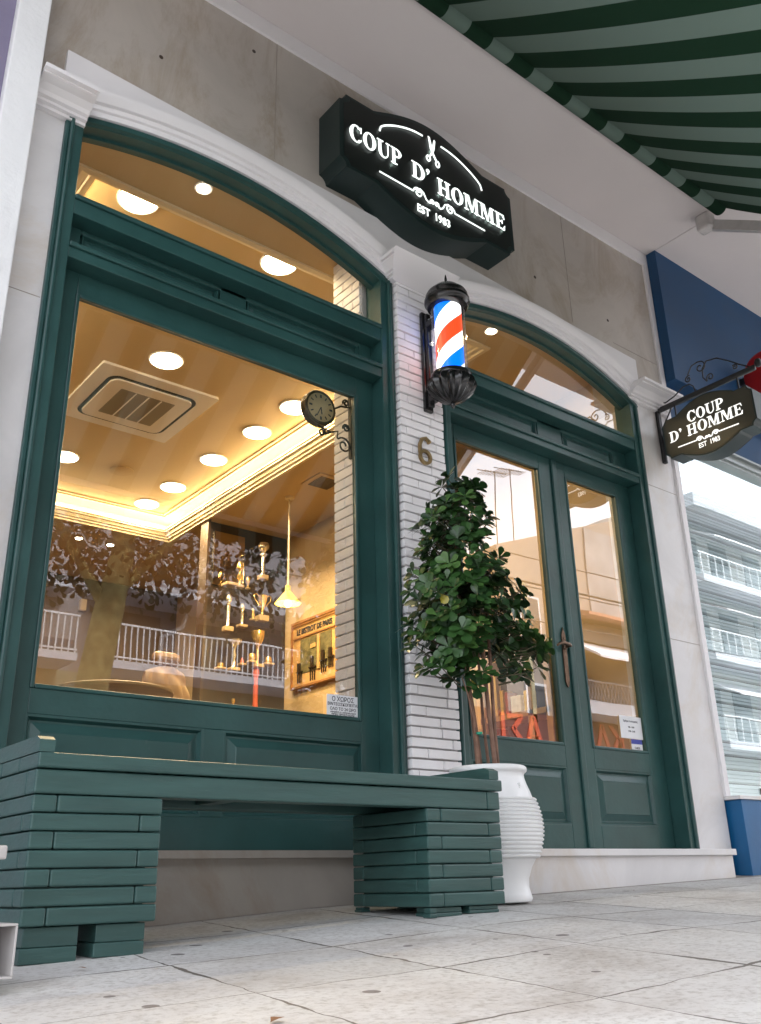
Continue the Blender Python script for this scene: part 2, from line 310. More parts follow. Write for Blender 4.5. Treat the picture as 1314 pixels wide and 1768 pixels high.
# ------------------------------------------------------------ ground
def gz(x, y):
    X = [-60, -5, 0, .91, 1.66, 2.33, 2.54, 3.2, 3.5, 5.1, 5.5, 8, 20, 60]; Zv = [-.6, -.12, .0, .040, .062, .097, .104, .112, .122, .163, .172, .25, .45, .7]
    for i in range(len(X) - 1):
        if x <= X[i + 1]: z = lerp(Zv[i], Zv[i + 1], (x - X[i]) / (X[i + 1] - X[i])); break
    else: z = Zv[-1]
    return z + .04 * max(-5, min(0, y))
def smooth_sheet(xs, ys, dz):
    mb = MB(); n = len(ys)
    mb.add([(x, y, gz(x, y) + dz) for x in xs for y in ys], [(i * n + j, (i + 1) * n + j, (i + 1) * n + j + 1, i * n + j + 1) for i in range(len(xs) - 1) for j in range(n - 1)]); return mb
def paving_mat():
    mt, t, p = new_mat('stone_paving'); tc = t.nodes.new('ShaderNodeTexCoord')
    def mth(op, a, b=None, c=None):
        n = t.nodes.new('ShaderNodeMath'); n.operation = op
        for i, v in enumerate((a, b, c)):
            if v is None: continue
            if isinstance(v, (int, float)): n.inputs[i].default_value = v
            else: t.links.new(v, n.inputs[i])
        return n.outputs[0]
    wob = t.nodes.new('ShaderNodeTexNoise'); wob.inputs['Scale'].default_value = 9; wob.inputs['Detail'].default_value = 6; t.links.new(tc.outputs['Object'], wob.inputs['Vector'])
    vm = t.nodes.new('ShaderNodeVectorMath'); vm.operation = 'MULTIPLY_ADD'; vm.inputs[1].default_value = (.035, .035, 0)
    t.links.new(wob.outputs['Color'], vm.inputs[0]); t.links.new(tc.outputs['Object'], vm.inputs[2])
    sp = t.nodes.new('ShaderNodeSeparateXYZ'); t.links.new(vm.outputs[0], sp.inputs[0])
    # joints: x - slant*y = const every .5 m, y = const every .52 m
    u = mth('MULTIPLY_ADD', sp.outputs[1], -0.115, sp.outputs[0]); u = mth('ADD', u, 0.19)
    v = mth('MULTIPLY_ADD', sp.outputs[0], 0.03, sp.outputs[1]); v = mth('ADD', v, 5.73)
    fu = mth('PINGPONG', u, 0.255); fv = mth('PINGPONG', v, 0.265)
    dj = mth('MINIMUM', fu, fv)
    gw = t.nodes.new('ShaderNodeTexNoise'); gw.inputs['Scale'].default_value = 3.0; gw.inputs['Detail'].default_value = 6; t.links.new(tc.outputs['Object'], gw.inputs['Vector'])
    wid = mth('MULTIPLY', mth('SUBTRACT', gw.outputs[0], 0.37), 0.030)
    wid = mth('MAXIMUM', wid, 0.0018)
    joint = mth('LESS_THAN', dj, wid)
    # per tile tone
    cu = mth('FLOOR', mth('DIVIDE', u, 0.51)); cv = mth('FLOOR', mth('DIVIDE', v, 0.53))
    cb = t.nodes.new('ShaderNodeCombineXYZ'); t.links.new(cu, cb.inputs[0]); t.links.new(cv, cb.inputs[1])
    wn = t.nodes.new('ShaderNodeTexWhiteNoise'); wn.noise_dimensions = '2D'; t.links.new(cb.outputs[0], wn.inputs['Vector'])
    st = t.nodes.new('ShaderNodeTexNoise'); st.inputs['Scale'].default_value = 2.3; st.inputs['Detail'].default_value = 10; st.inputs['Roughness'].default_value = .68; st.inputs['Distortion'].default_value = .4
    t.links.new(tc.outputs['Object'], st.inputs['Vector'])
    r = t.nodes.new('ShaderNodeValToRGB'); t.links.new(st.outputs[0], r.inputs[0]); e = r.color_ramp.elements
    e[0].position = .34; e[0].color = (.46, .435, .41, 1); e[1].position = .60; e[1].color = (.64, .635, .62, 1)
    k = r.color_ramp.elements.new(.47); k.color = (.575, .56, .545, 1)
    tn = mth('MULTIPLY_ADD', wn.outputs['Value'], 0.16, 0.90)
    mx = t.nodes.new('ShaderNodeVectorMath'); mx.operation = 'SCALE'; t.links.new(r.outputs[0], mx.inputs[0]); t.links.new(tn, mx.inputs['Scale'])
    # fine pits
    pit = t.nodes.new('ShaderNodeTexNoise'); pit.inputs['Scale'].default_value = 55; pit.inputs['Detail'].default_value = 6; pit.inputs['Roughness'].default_value = .7; t.links.new(tc.outputs['Object'], pit.inputs['Vector'])
    pr = t.nodes.new('ShaderNodeValToRGB'); t.links.new(pit.outputs[0], pr.inputs[0]); pr.color_ramp.elements[0].position = .30; pr.color_ramp.elements[0].color = (.55, .52, .49, 1); pr.color_ramp.elements[1].position = .52; pr.color_ramp.elements[1].color = (1, 1, 1, 1)
    m3 = t.nodes.new('ShaderNodeMix'); m3.data_type = 'RGBA'; m3.blend_type = 'MULTIPLY'; m3.inputs[0].default_value = .8
    t.links.new(mx.outputs[0], m3.inputs[6]); t.links.new(pr.outputs[0], m3.inputs[7])
    m4 = t.nodes.new('ShaderNodeMix'); m4.data_type = 'RGBA'; t.links.new(mth('MULTIPLY', joint, .92), m4.inputs[0]); t.links.new(m3.outputs[2], m4.inputs[6]); m4.inputs[7].default_value = (.10, .085, .07, 1)
    # trodden gum spots
    vo = t.nodes.new('ShaderNodeTexVoronoi'); vo.inputs['Scale'].default_value = 7.5; t.links.new(tc.outputs['Object'], vo.inputs['Vector'])
    wv = t.nodes.new('ShaderNodeTexNoise'); wv.inputs['Scale'].default_value = 25; t.links.new(tc.outputs['Object'], wv.inputs['Vector'])
    vsz = mth('MULTIPLY', t.nodes.new('ShaderNodeSeparateColor').outputs[0], 1)
    sepc = t.nodes.new('ShaderNodeSeparateColor'); t.links.new(vo.outputs['Color'], sepc.inputs[0])
    thr = mth('MULTIPLY', mth('MAXIMUM', mth('SUBTRACT', sepc.outputs[0], 0.25), 0), 0.25)
    dd = mth('MULTIPLY_ADD', wv.outputs[0], 0.05, vo.outputs['Distance'])
    gum = mth('LESS_THAN', dd, mth('ADD', thr, 0.004))
    m5 = t.nodes.new('ShaderNodeMix'); m5.data_type = 'RGBA'; t.links.new(mth('MULTIPLY', gum, .78), m5.inputs[0]); t.links.new(m4.outputs[2], m5.inputs[6]); m5.inputs[7].default_value = (.09, .07, .07, 1)
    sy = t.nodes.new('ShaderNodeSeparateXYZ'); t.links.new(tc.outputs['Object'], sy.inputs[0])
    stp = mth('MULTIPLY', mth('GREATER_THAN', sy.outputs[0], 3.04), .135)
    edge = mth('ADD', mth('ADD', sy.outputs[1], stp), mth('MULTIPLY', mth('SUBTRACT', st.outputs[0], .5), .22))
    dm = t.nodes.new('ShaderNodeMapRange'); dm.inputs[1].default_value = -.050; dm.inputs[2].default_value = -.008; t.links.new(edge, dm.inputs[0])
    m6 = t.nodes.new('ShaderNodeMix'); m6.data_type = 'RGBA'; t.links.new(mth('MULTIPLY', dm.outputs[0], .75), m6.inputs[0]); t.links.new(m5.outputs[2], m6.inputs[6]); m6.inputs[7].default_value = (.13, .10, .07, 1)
    t.links.new(m6.outputs[2], p.inputs['Base Color']); p.inputs['Roughness'].default_value = .62
    hb = mth('SUBTRACT', mth('ADD', mth('MULTIPLY', st.outputs[0], .35), mth('MULTIPLY', pit.outputs[0], .15)), mth('MULTIPLY', joint, .25))
    b = t.nodes.new('ShaderNodeBump'); b.inputs['Strength'].default_value = .5; b.inputs['Distance'].default_value = .02; t.links.new(hb, b.inputs['Height']); t.links.new(b.outputs[0], p.inputs['Normal'])
    return mt
M['paving'] = paving_mat()
M['asphalt'] = mat('asphalt', (.055, .055, .058), .85, var=.2, vscale=3, bump=.5, bscale=90)
M['kerb'] = mat('concrete_kerb', (.36, .35, .33), .8, var=.15, vscale=4, bump=.2)
M['earth'] = mat('ground_beyond', (.13, .12, .10), .95, var=.2)
xs = [-8, -5, -3, -2, -1, 0, .3, .6, .91, 1.3, 1.66, 2, 2.33, 2.54, 2.9, 3.2, 3.5, 4.3, 5.1, 5.5, 6.5, 8, 12, 20, 30, 45]
struct('pavement', smooth_sheet(xs, [-5, -4, -3, -2, -1, -.5, 0, .1], 0), 'paving')
mb = smooth_sheet([-60, -20] + xs + [60], [-13.0, -10, -8, -5.15], -.13 + .0); struct('road', mb, 'asphalt')
mb = MB()
for i in range(len(xs) - 1):
    a, b = xs[i], xs[i + 1]
    mb.add([(x, y, gz(x, -5) + d) for x in (a, b) for y, d in ((-5.0, .0), (-5.15, .0), (-5.15, -.2))], [(0, 3, 4, 1), (1, 4, 5, 2)])
struct('kerb', mb, 'kerb')
struct('far_pavement', MB().box(-60, 60, -16.4, -13.0, -1.4, .05), 'kerb')
struct('ground', MB().box(-400, 400, -400, 400, -1.6, -1.45), 'earth')

# ------------------------------------------------------------ shop building
shop = thing('barber_shop', 'marble clad barber shop with arched green timber shopfront and lit interior', 'shop', (3, 0, 0))
def arch(x0, x1, zl, zr, rise, n=28, skew=0.0):
    out = []
    for i in range(n + 1):
        t = i / n; u = t ** (1 - skew) if skew else t
        out.append((lerp(x0, x1, t), lerp(zl, zr, t) + rise * 4 * u * (1 - u)))
    return out
XZ = lambda yb: (lambda a, b, d: (a, yb + d, b))
fy = lambda a, b, d: (a, d, b)
W = dict(x0=.960, x1=2.885, zl=3.505, zr=3.40, rise=.185, base=.321)
D = dict(x0=3.215, x1=5.166, zl=3.43, zr=3.335, rise=.205, base=.325)
# marble cladding, cut round the two arched openings (columns of quads)
mb = MB()
def wall_strip(xa, xb, z0a, z0b, z1, y0=0.0, y1=.10): mb.add([(xa, y0, z0a), (xb, y0, z0b), (xb, y0, z1), (xa, y0, z1), (xa, y1, z0a), (xb, y1, z0b), (xb, y1, z1), (xa, y1, z1)], [(0, 1, 2, 3), (5, 4, 7, 6), (1, 0, 4, 5)])
ZT = 4.84
mb.box(.70, W['x0'], 0, .35, 3.47, ZT); mb.box(2.90, 3.20, .02, .12, 3.40, ZT)
for O in (W, D):
    pts = arch(O['x0'], O['x1'], O['zl'], O['zr'], O['rise'])
    for (xa, za), (xb, zb) in zip(pts, pts[1:]): wall_strip(xa, xb, za, zb, ZT)
wall_strip(W['x1'], D['x0'], 3.40, 3.40, ZT)
mb.box(D['x1'], 5.53, 0, .35, 3.36, ZT)
mb.build('marble_cladding', 'marble', shop)
MB().box(.70, W['x0'], 0, .35, -.1, 3.4695).build('marble_pier', 'marble_pale', shop); MB().box(D['x1'], 5.53, 0, .35, -.1, 3.3595).build('marble_pier', 'marble_pale', shop)
# slab joints: thin dark grout lines set 2 mm proud
M['grout'] = mat('grout', (.36, .32, .28), .9)
for a in ((2.08, 2.083, 3.87, 4.72), (4.55, 4.553, 3.80, 4.72), (.80, .955, 2.50, 2.503), (5.172, 5.525, 1.62, 1.623), (5.172, 5.525, 2.72, 2.723), (5.0, 5.528, 3.80, 3.803)):
    MB().box(a[0], a[1], -.0022, .001, a[2], a[3]).build('slab_joint', 'grout', shop)
# old fixing holes
for i, (x, z) in enumerate(((1.00, 4.30), (1.39, 4.15), (1.93, 4.56), (4.19, 4.02), (4.97, 3.98))):
    h = MB().lathe([(.009, 0), (.012, -.001), (.012, -.002)], (x, 0, z), 10, axis='y').build('fixing_hole', 'brown', shop)
mb = MB()   # thin white lower marble strip under the window and stained base
mb.box(.86, 2.895, -.012, .34, .291, .3205); mb.build('window_sill', 'marble_dark', shop)
mb = MB().box(.86, 3.06, .012, .34, -.1, .2905); mb.build('base_wall', 'marble_dark', shop)
mb = MB().box(3.0, 5.345, -.145, .34, .288, .323, b=.003); mb.build('door_step', 'marble_pale', shop)
mb = MB().box(3.06, 5.335, -.12, .3, -.1, .2875); mb.build('step_riser', 'marble_pale', shop)
# brick pier
mb = MB(); jb = MB()
jb.box(2.905, 3.205, -.022, .12, .06, 3.42)
z = .08; row = 0; ch = .0500
while z < 3.40:
    x = 2.892; L = (.20, .10, .25, .055)[row % 4] + random.uniform(-.02, .02)
    while x < 3.21:
        xe = min(3.212, x + L)
        if 3.212 - xe < .03: xe = 3.212
        o = random.uniform(-.004, .004)
        mb.box(x, xe - .005, -.045 + o, .02, z, z + ch - .0085, b=.0035); x = xe; L = random.choice((.2, .22, .14))
    z += ch; row += 1
mb.build('brick_pier', 'brick', shop); jb.build('pier_mortar', 'brick_joint', shop)
# brick pier inside the shop (seen through the window)
mb = MB(); jb = MB(); jb.box(2.775, 3.19, .125, .38, .1, 3.68)
z = .1; row = 0
while z < 3.66:
    y = .13; L = (.16, .07)[row % 2]
    while y < .385:
        ye = min(.388, y + L)
        if .388 - ye < .03: ye = .388
        mb.box(2.758, 2.80, y, ye - .004, z, z + .050, b=.003); y = ye; L = .2
    z += .058; row += 1
mb.build('inner_brick_pier', 'brick', shop); jb.build('inner_pier_mortar', 'brick_joint', shop)

# white arch mouldings + plates
def moulding(O, top, name, px0, px1):
    mb = MB()
    P0 = arch(O['x0'], O['x1'], O['zl'] + .004, O['zr'] + .004, O['rise'], 36)
    prof = [(0, 0.0), (0, -.030), (.018, -.034), (.026, -.034), (.030, -.046), (.046, -.050), (.052, -.050), (.056, -.066), (.078, -.080), (.098, -.086), (.108, -.086), (.112, -.030), (.112, 0.0)]
    vs_ = []
    for i, (x, z) in enumerate(P0):
        a = P0[max(0, i - 1)]; b = P0[min(len(P0) - 1, i + 1)]; dx, dz = b[0] - a[0], b[1] - a[1]; l = math.hypot(dx, dz)
        nx, nz = -dz / l, dx / l
        for d, y in prof: vs_.append((x + nx * d, y, z + nz * d))
    n = len(prof); mb.add(vs_, [(i * n + j, (i + 1) * n + j, (i + 1) * n + j + 1, i * n + j + 1) for i in range(len(P0) - 1) for j in range(n - 1)], 0, True)
    mb.build('arch_moulding', 'white_paint', shop)
    mb = MB()
    for i in range(36):
        (xa, za), (xb, zb) = P0[i], P0[i + 1]
        ta, tb = lerp(top[0], top[1], i / 36), lerp(top[0], top[1], (i + 1) / 36)
        xa_, xb_ = (px0 if i == 0 else xa), (px1 if i == 35 else xb)
        mb.add([(xa_, -.026, za + .05), (xb_, -.026, zb + .05), (xb_, -.026, tb), (xa_, -.026, ta), (xa_, 0, ta), (xb_, 0, tb)], [(0, 1, 2, 3), (3, 2, 5, 4)])
        if i == 0: mb.add([(xa_, -.026, za + .05), (xa_, -.026, ta), (xa_, 0, ta), (xa_, 0, za + .05)], [(0, 1, 2, 3)])
        if i == 35: mb.add([(xb_, -.026, zb + .05), (xb_, -.026, tb), (xb_, 0, tb), (xb_, 0, zb + .05)], [(3, 2, 1, 0)])
    mb.build('arch_plate', 'white_paint', shop)
moulding(W, (3.86, 3.80), 'w', .925, 2.93)
moulding(D, (3.80, 3.72), 'd', 3.16, 5.215)
MB().box(2.93, 3.16, -.0255, .01, 3.5, 3.80).build('arch_plate', 'white_paint', shop)
# capitals: profile runs (y or x, z)
CP = [(0, 0), (-.020, 0), (-.020, .020), (-.034, .022), (-.034, .040), (-.048, .043), (-.056, .062), (-.078, .084), (-.112, .094), (-.112, .102), (-.130, .104), (-.130, .130), (0, .130)]
CP = [(y * 1.36, z * .82) for y, z in CP]
def capital_front(x0, x1, z0, dl, dr):
    mb = MB(); n = len(CP)
    vs_ = [(x0 - (y * dl), y, z0 + z) for y, z in CP] + [(x1 + (y * dr), y, z0 + z) for y, z in CP]
    fs = [tuple(range(n)), tuple(range(2 * n - 1, n - 1, -1))] + [(i, i + n, (i + 1) % n + n, (i + 1) % n) for i in range(n)]
    mb.add(vs_, fs); return mb.build('pier_capital', 'white_paint', shop)
capital_front(.80, 1.045, 3.462, 0, 0)
capital_front(5.065, 5.53, 3.355, 0, 0)
# middle capital: moulded left return, plain flared front
mb = MB()
L = [(2.872, 0), (2.852, .004), (2.852, .016), (2.838, .018), (2.838, .032), (2.824, .035), (2.818, .048), (2.798, .070), (2.790, .078), (2.790, .086), (2.775, .088), (2.775, .110)]
n = len(L); z0 = 3.395
vs_ = [(x, 0, z0 + z) for x, z in L] + [(x, -.050 - .140 * (z / .11), z0 + z) for x, z in L]
Rr_ = [(3.22, -.050, z0), (3.27, -.19, z0 + .11), (3.22, 0, z0), (3.27, 0, z0 + .11)]
vs_ += Rr_; a = 2 * n
fs = [(i, i + 1, n + i + 1, n + i) for i in range(n - 1)] + [tuple([n + i for i in range(n)] + [a + 1, a]), (0, n, a, a + 2), (n - 1, a + 3, a + 1, 2 * n - 1), (a, a + 1, a + 3, a + 2)]
mb.add(vs_, fs); mb.build('pier_capital', 'white_paint', shop)

# ---- timber shopfront bays
def rect_frame(mb, x0, x1, z0, z1, wl, wr, wb, wt, yf, yb, b=.004):
    mb.box(x0, x0 + wl, yf, yb, z0, z1, b); mb.box(x1 - wr, x1, yf, yb, z0, z1, b)
    mb.box(x0 + wl, x1 - wr, yf, yb, z0, z0 + wb, b); mb.box(x0 + wl, x1 - wr, yf, yb, z1 - wt, z1, b)
def raised_panel(x0, x1, z0, z1, y, parent, name='panel'):
    mb = MB()
    # moulding ring, then bevelled field
    def ring(a, ya, b_, yb_):
        vs_ = [(x0 + a, ya, z0 + a), (x1 - a, ya, z0 + a), (x1 - a, ya, z1 - a), (x0 + a, ya, z1 - a), (x0 + b_, yb_, z0 + b_), (x1 - b_, yb_, z0 + b_), (x1 - b_, yb_, z1 - b_), (x0 + b_, yb_, z1 - b_)]
        mb.add(vs_, [(i, (i + 1) % 4, 4 + (i + 1) % 4, 4 + i) for i in range(4)])
    s = min(1.0, (z1 - z0) / .2)
    ring(0, y, 0, y - .014); ring(0, y - .014, .010 * s, y - .014); ring(.010 * s, y - .014, .020 * s, y + .004); ring(.020 * s, y + .004, .028 * s, y + .004)
    ring(.028 * s, y + .004, .062 * s, y - .009); ring(.062 * s, y - .009, .065 * s, y - .012)
    q = .065 * s; mb.add([(x0 + q, y - .012, z0 + q), (x1 - q, y - .012, z0 + q), (x1 - q, y - .012, z1 - q), (x0 + q, y - .012, z1 - q)], [(0, 1, 2, 3)])
    return mb.build(name, 'green', parent)
def quad_y(x0, x1, z0, z1, y): return MB().add([(x0, y, z0), (x1, y, z0), (x1, y, z1), (x0, y, z1)], [(0, 1, 2, 3)])
def bead_frame(x0, x1, z0, z1, y, parent, wd=.016):
    mb = MB(); rect_frame(mb, x0 - wd, x1 + wd, z0 - wd, z1 + wd, wd, wd, wd, wd, y, y + .016, b=.005); return mb.build('glazing_bead', 'green', parent)
def bay(O, name, ledges, jl, jr):
    f = bpy.data.objects.new(name, None); link(f, shop); f.location = (0, 0, 0)
    x0, x1, zb = O['x0'], O['x1'], O['base']
    mb = MB()
    P0 = arch(x0, x1, O['zl'], O['zr'], O['rise'], 32)
    # outer casing jambs with stepped moulding
    for s_, e_ in ((x0, 1), (x1, -1)):
        zt = (O['zl'] if e_ > 0 else O['zr'])
        mb.box(s_, s_ + e_ * .020, -.018, .12, zb, zt, b=.004)
        mb.box(s_ + e_ * .020, s_ + e_ * .040, -.030, .12, zb, zt, b=.008)
        mb.box(s_ + e_ * .040, s_ + e_ * .085, -.012, .12, zb, zt + .012, b=.003)
    # arch band: front face, soffit
    thick = .064; vs_ = []
    for i, (x, z) in enumerate(P0):
        a = P0[max(0, i - 1)]; b = P0[min(len(P0) - 1, i + 1)]; dx, dz = b[0] - a[0], b[1] - a[1]; l = math.hypot(dx, dz); nx, nz = dz / l, -dx / l
        for d, y in ((0, 0.0), (0, -.018), (.018, -.018), (.022, -.028), (.036, -.028), (.040, -.012), (.046, -.010), (.049, .050), (thick, .050), (thick, .085)):
            vs_.append((min(max(x + nx * d, x0), x1), y, z + nz * d))
    n = 10; mb.add(vs_, [(i * n + j, (i + 1) * n + j, (i + 1) * n + j + 1, i * n + j + 1) for i in range(32) for j in range(n - 1)], 0, False)
    mb.build('casing', 'green', f)
    # ledges (transom bars)
    (b1a, b1b), (b2a, b2b) = ledges
    for a, b in ledges:
        m2 = MB(); m2.box(x0 + .085, x1 - .085, -.006, .14, a, b - .022, b=.004); m2.box(x0 + .084, x1 - .084, -.020, .13, b - .024, b, b=.006); m2.build('transom_bar', 'green', f)
    return f
win = bay(W, 'shop_window', ((2.985, 3.085), (2.752, 2.828)), 0, 0)
dor = bay(D, 'double_door', ((2.955, 3.045), (2.70, 2.765)), 0, 0)
xi0, xi1 = W['x0'] + .085, W['x1'] - .085
# recessed infill between the ledges of the window, with two raised panels
mb = MB(); rect_frame(mb, xi0, xi1, 2.8285, 2.9845, .075, .085, .022, .022, .085, .13); mb.box(1.84, 1.99, .085, .13, 2.8285, 2.9845, b=.003); mb.box(xi0, xi1, .11, .128, 2.83, 2.98)
mb.build('frieze', 'green', win)
raised_panel(1.13, 1.83, 2.852, 2.962, .100, win); raised_panel(2.00, 2.71, 2.852, 2.962, .100, win)
# sash below
mb = MB(); yS, yB = .085, .13
G = (1.134, 2.690, .898, 2.640)
mb.box(xi0, G[0], yS, yB, .3215, 2.7515, b=.003); mb.box(G[1], xi1, yS, yB, .3215, 2.7515, b=.003)
mb.box(G[0], G[1], yS, yB, G[3], 2.7515, b=.003); mb.box(G[0], G[1], yS, yB, .80, G[2], b=.003)
mb.box(xi0, xi1, yS + .0, yB, .3225, .45, b=.003); mb.box(1.862, 1.962, yS, yB, .45, .80, b=.003)
mb.box(xi0 + .02, xi1 - .02, yB - .018, yB - .004, .44, .82)
mb.build('sash', 'green', win)
raised_panel(G[0] - .005, 1.864, .45, .80, .100, win); raised_panel(1.960, G[1] + .02, .45, .80, .100, win)
bead_frame(G[0] + .014, G[1] - .014, G[2] + .014, G[3] - .014, .078, win, .018)
quad_y(G[0] - .01, G[1] + .01, G[2] - .01, G[3] + .01, .112).build('glass', 'glass_main', win)
def arch_glass(O, z0, yb, m_, parent):
    P0 = arch(O['x0'], O['x1'], O['zl'] - .055, O['zr'] - .055, O['rise'], 32); mb = MB()
    vs_ = [(x, yb, z) for x, z in P0] + [(x, yb, z0) for x, z in P0]
    mb.add(vs_, [(33 + i, 34 + i, i + 1, i) for i in range(32)]); mb.build('arched_glass', m_, parent)
arch_glass(W, 3.0, .066, 'glass_trans', win); arch_glass(D, 2.97, .066, 'glass_fan', dor)
# door bay
xi0, xi1 = D['x0'] + .085, D['x1'] - .085
mb = MB(); rect_frame(mb, xi0, xi1, 2.7655, 2.9545, .10, .14, .022, .022, .085, .13); mb.box(4.165, 4.40, .085, .13, 2.7655, 2.9545, b=.003); mb.box(xi0, xi1, .11, .128, 2.77, 2.95)
mb.build('frieze', 'green', dor)
raised_panel(3.40, 4.155, 2.79, 2.935, .100, dor); raised_panel(4.41, 4.94, 2.79, 2.935, .100, dor)
def leaf(x0, x1, gx0, gx1, y, name):
    f = bpy.data.objects.new(name, None); link(f, dor)
    mb = MB(); z0, z1, g0, g1 = .330, 2.6985, .885, 2.605; yb = y + .045
    mb.box(x0, gx0, y, yb, z0, z1, b=.004); mb.box(gx1, x1, y, yb, z0, z1, b=.004)
    mb.box(gx0, gx1, y, yb, g1, z1, b=.003); mb.box(gx0, gx1, y, yb, .765, g0, b=.003); mb.box(gx0, gx1, y, yb, z0, .455, b=.003)
    mb.box(gx0 - .02, gx1 + .02, yb - .012, yb - .002, .44, .78)
    mb.build('leaf_frame', 'green', f)
    raised_panel(gx0 - .004, gx1 + .03 if False else gx1 + .004, .455, .765, y + .015, f)
    bead_frame(gx0 + .012, gx1 - .012, g0 + .012, g1 - .012, y - .006, f, .018)
    quad_y(gx0 - .01, gx1 + .01, g0 - .01, g1 + .01, y + .025).build('glass', 'glass_door', f)
    return f
leafL = leaf(3.275, 4.285, 3.416, 4.150, .093, 'door_leaf')
leafR = leaf(4.288, 5.078, 4.400, 4.930, .093, 'door_leaf')
MB().box(4.262, 4.308, .078, .094, .335, 2.695, b=.006).build('astragal', 'green', dor)
# door handle: long pointed plate + lever
mb = MB(); hx, hy = 4.222, .092
mb.prism([(-.017, -.14), (-.008, -.165), (0, -.175), (.008, -.165), (.017, -.14), (.017, .13), (.012, .155), (.004, .165), (0, .185), (-.004, .165), (-.012, .155), (-.017, .13)], lambda a, b, d: (hx + a, hy - d, 1.39 + b), 0, .008)
mb.tube([(hx, hy - .005, 1.455), (hx, hy - .055, 1.455), (hx - .02, hy - .062, 1.458), (hx - .07, hy - .062, 1.462), (hx - .105, hy - .058, 1.452), (hx - .118, hy - .055, 1.44)], [.011, .010, .011, .010, .008, .006], 10)
mb.lathe([(.018, 0), (.018, -.008), (.012, -.014)], (hx, hy - .008, 1.455), 16, axis='y')
mb.build('door_handle', 'bronze', leafL)
# canopy
def plaster_box(mb, *a): mb.box(*a)
canopy = MB().box(-4, 5.60, -1.69, .3, ZT, 5.25); canopy.build('canopy_slab', 'plaster', shop)
MB().box(5.603, 14, -1.69, .3, ZT - .002, 5.25).build('canopy_slab', 'plaster', shop)
MB().box(.70, 5.60, -.016, .01, 4.722, 4.838, b=.003).build('ceiling_trim', 'white_paint', shop)
MB().box(5.53, 5.585, -.02, .3, .64, 4.72, b=.003).build('edge_strip', 'white_paint', shop)
MB().box(.7, 5.6, .0, .30, 4.84, 9.0).build('upper_wall', 'plaster', shop)

# ------------------------------------------------------------ shop interior
intr = bpy.data.objects.new('interior', None); link(intr, shop)
X0, X1, Y1, ZC, ZR = .1, 5.20, 7.2, 3.70, 3.93
TR = (1.22, 4.17, .50, 5.40)
mb = MB()
mb.box(X0, TR[0], .36, Y1, ZC, ZC + .05); mb.box(TR[1], X1, .36, Y1, ZC, ZC + .05); mb.box(TR[0], TR[1], .14, TR[2], ZC, ZC + .05); mb.box(TR[0], TR[1], TR[3], Y1, ZC, ZC + .05)
mb.box(X0, TR[0], .14, .36, ZC, ZC + .05); mb.box(TR[1], X1, .14, .36, ZC, ZC + .05)
mb.build('lowered_ceiling', 'ceil', intr)
mb = MB(); o = .16
mb.box(TR[0] - o, TR[1] + o, TR[2] - o, TR[3] + o, ZR, ZR + .05)
mb.build('raised_ceiling', mat('raised_ceiling_paint', (.58, .44, .25), .7), intr)
# cornice lip with stepped profile round the tray (mitred sweep) + dentils
mb = MB(); cs = [(TR[0], TR[2]), (TR[1], TR[2]), (TR[1], TR[3]), (TR[0], TR[3])]; sg = [(1, 1), (-1, 1), (-1, -1), (1, -1)]
prof = [(-.03, -.002), (-.03, -.016), (.0, -.018), (.004, -.002), (.030, .004), (.034, .016), (.055, .022), (.075, .045), (.095, .050), (.098, .062), (.112, .066), (.112, .080), (.0, .080)]
vs_ = [(cx + sx * d, cy + sy * d, ZC + h) for (cx, cy), (sx, sy) in zip(cs, sg) for d, h in prof]; n = len(prof)
mb.add(vs_, [(k * n + j, ((k + 1) % 4) * n + j, ((k + 1) % 4) * n + j + 1, k * n + j + 1) for k in range(4) for j in range(n - 1)])
y = TR[2] + .1
while y < TR[3] - .1:
    mb.box(TR[1] - .030, TR[1] - .012, y, y + .028, ZC + .003, ZC + .014); y += .05
x = TR[0] + .1
while x < TR[1] - .1:
    mb.box(x, x + .028, TR[3] - .030, TR[3] - .012, ZC + .003, ZC + .014); x += .05
mb.build('cornice', 'cornice', intr)
# inner moulding line on the raised ceiling
mb = MB(); i_ = .10
for k, (d, zz) in enumerate(((.10, .022), (.135, .012))):
    a0, a1, b0, b1 = TR[0] + d, TR[1] - d, TR[2] + d, TR[3] - d
    rr = .022
    mb.box(a0, a1, b0, b0 + rr, ZR - zz, ZR); mb.box(a0, a1, b1 - rr, b1, ZR - zz, ZR); mb.box(a0, a0 + rr, b0 + rr, b1 - rr, ZR - zz, ZR); mb.box(a1 - rr, a1, b0 + rr, b1 - rr, ZR - zz, ZR)
mb.build('ceiling_moulding', 'cornice', intr)
# recess walls of the tray, LED strips behind the lip
mb = MB(); 
for a in ((TR[0] - o, TR[0] - o + .01, TR[2] - o, TR[3] + o), (TR[1] + o - .01, TR[1] + o, TR[2] - o, TR[3] + o)): mb.box(*a, ZC + .05, ZR)
for a in ((TR[0] - o, TR[1] + o, TR[2] - o, TR[2] - o + .01), (TR[0] - o, TR[1] + o, TR[3] + o - .01, TR[3] + o)): mb.box(*a, ZC + .05, ZR)
mb.build('tray_side', 'cornice', intr)
for a in ((TR[1] + .02, TR[1] + .05, TR[2], TR[3] + .05), (TR[0], TR[1] + .02, TR[3] + .02, TR[3] + .05), (TR[0] - .05, TR[0] - .02, TR[2], TR[3])):
    MB().box(*a, ZC + .085, ZC + .150).build('led_strip', 'cove', intr)
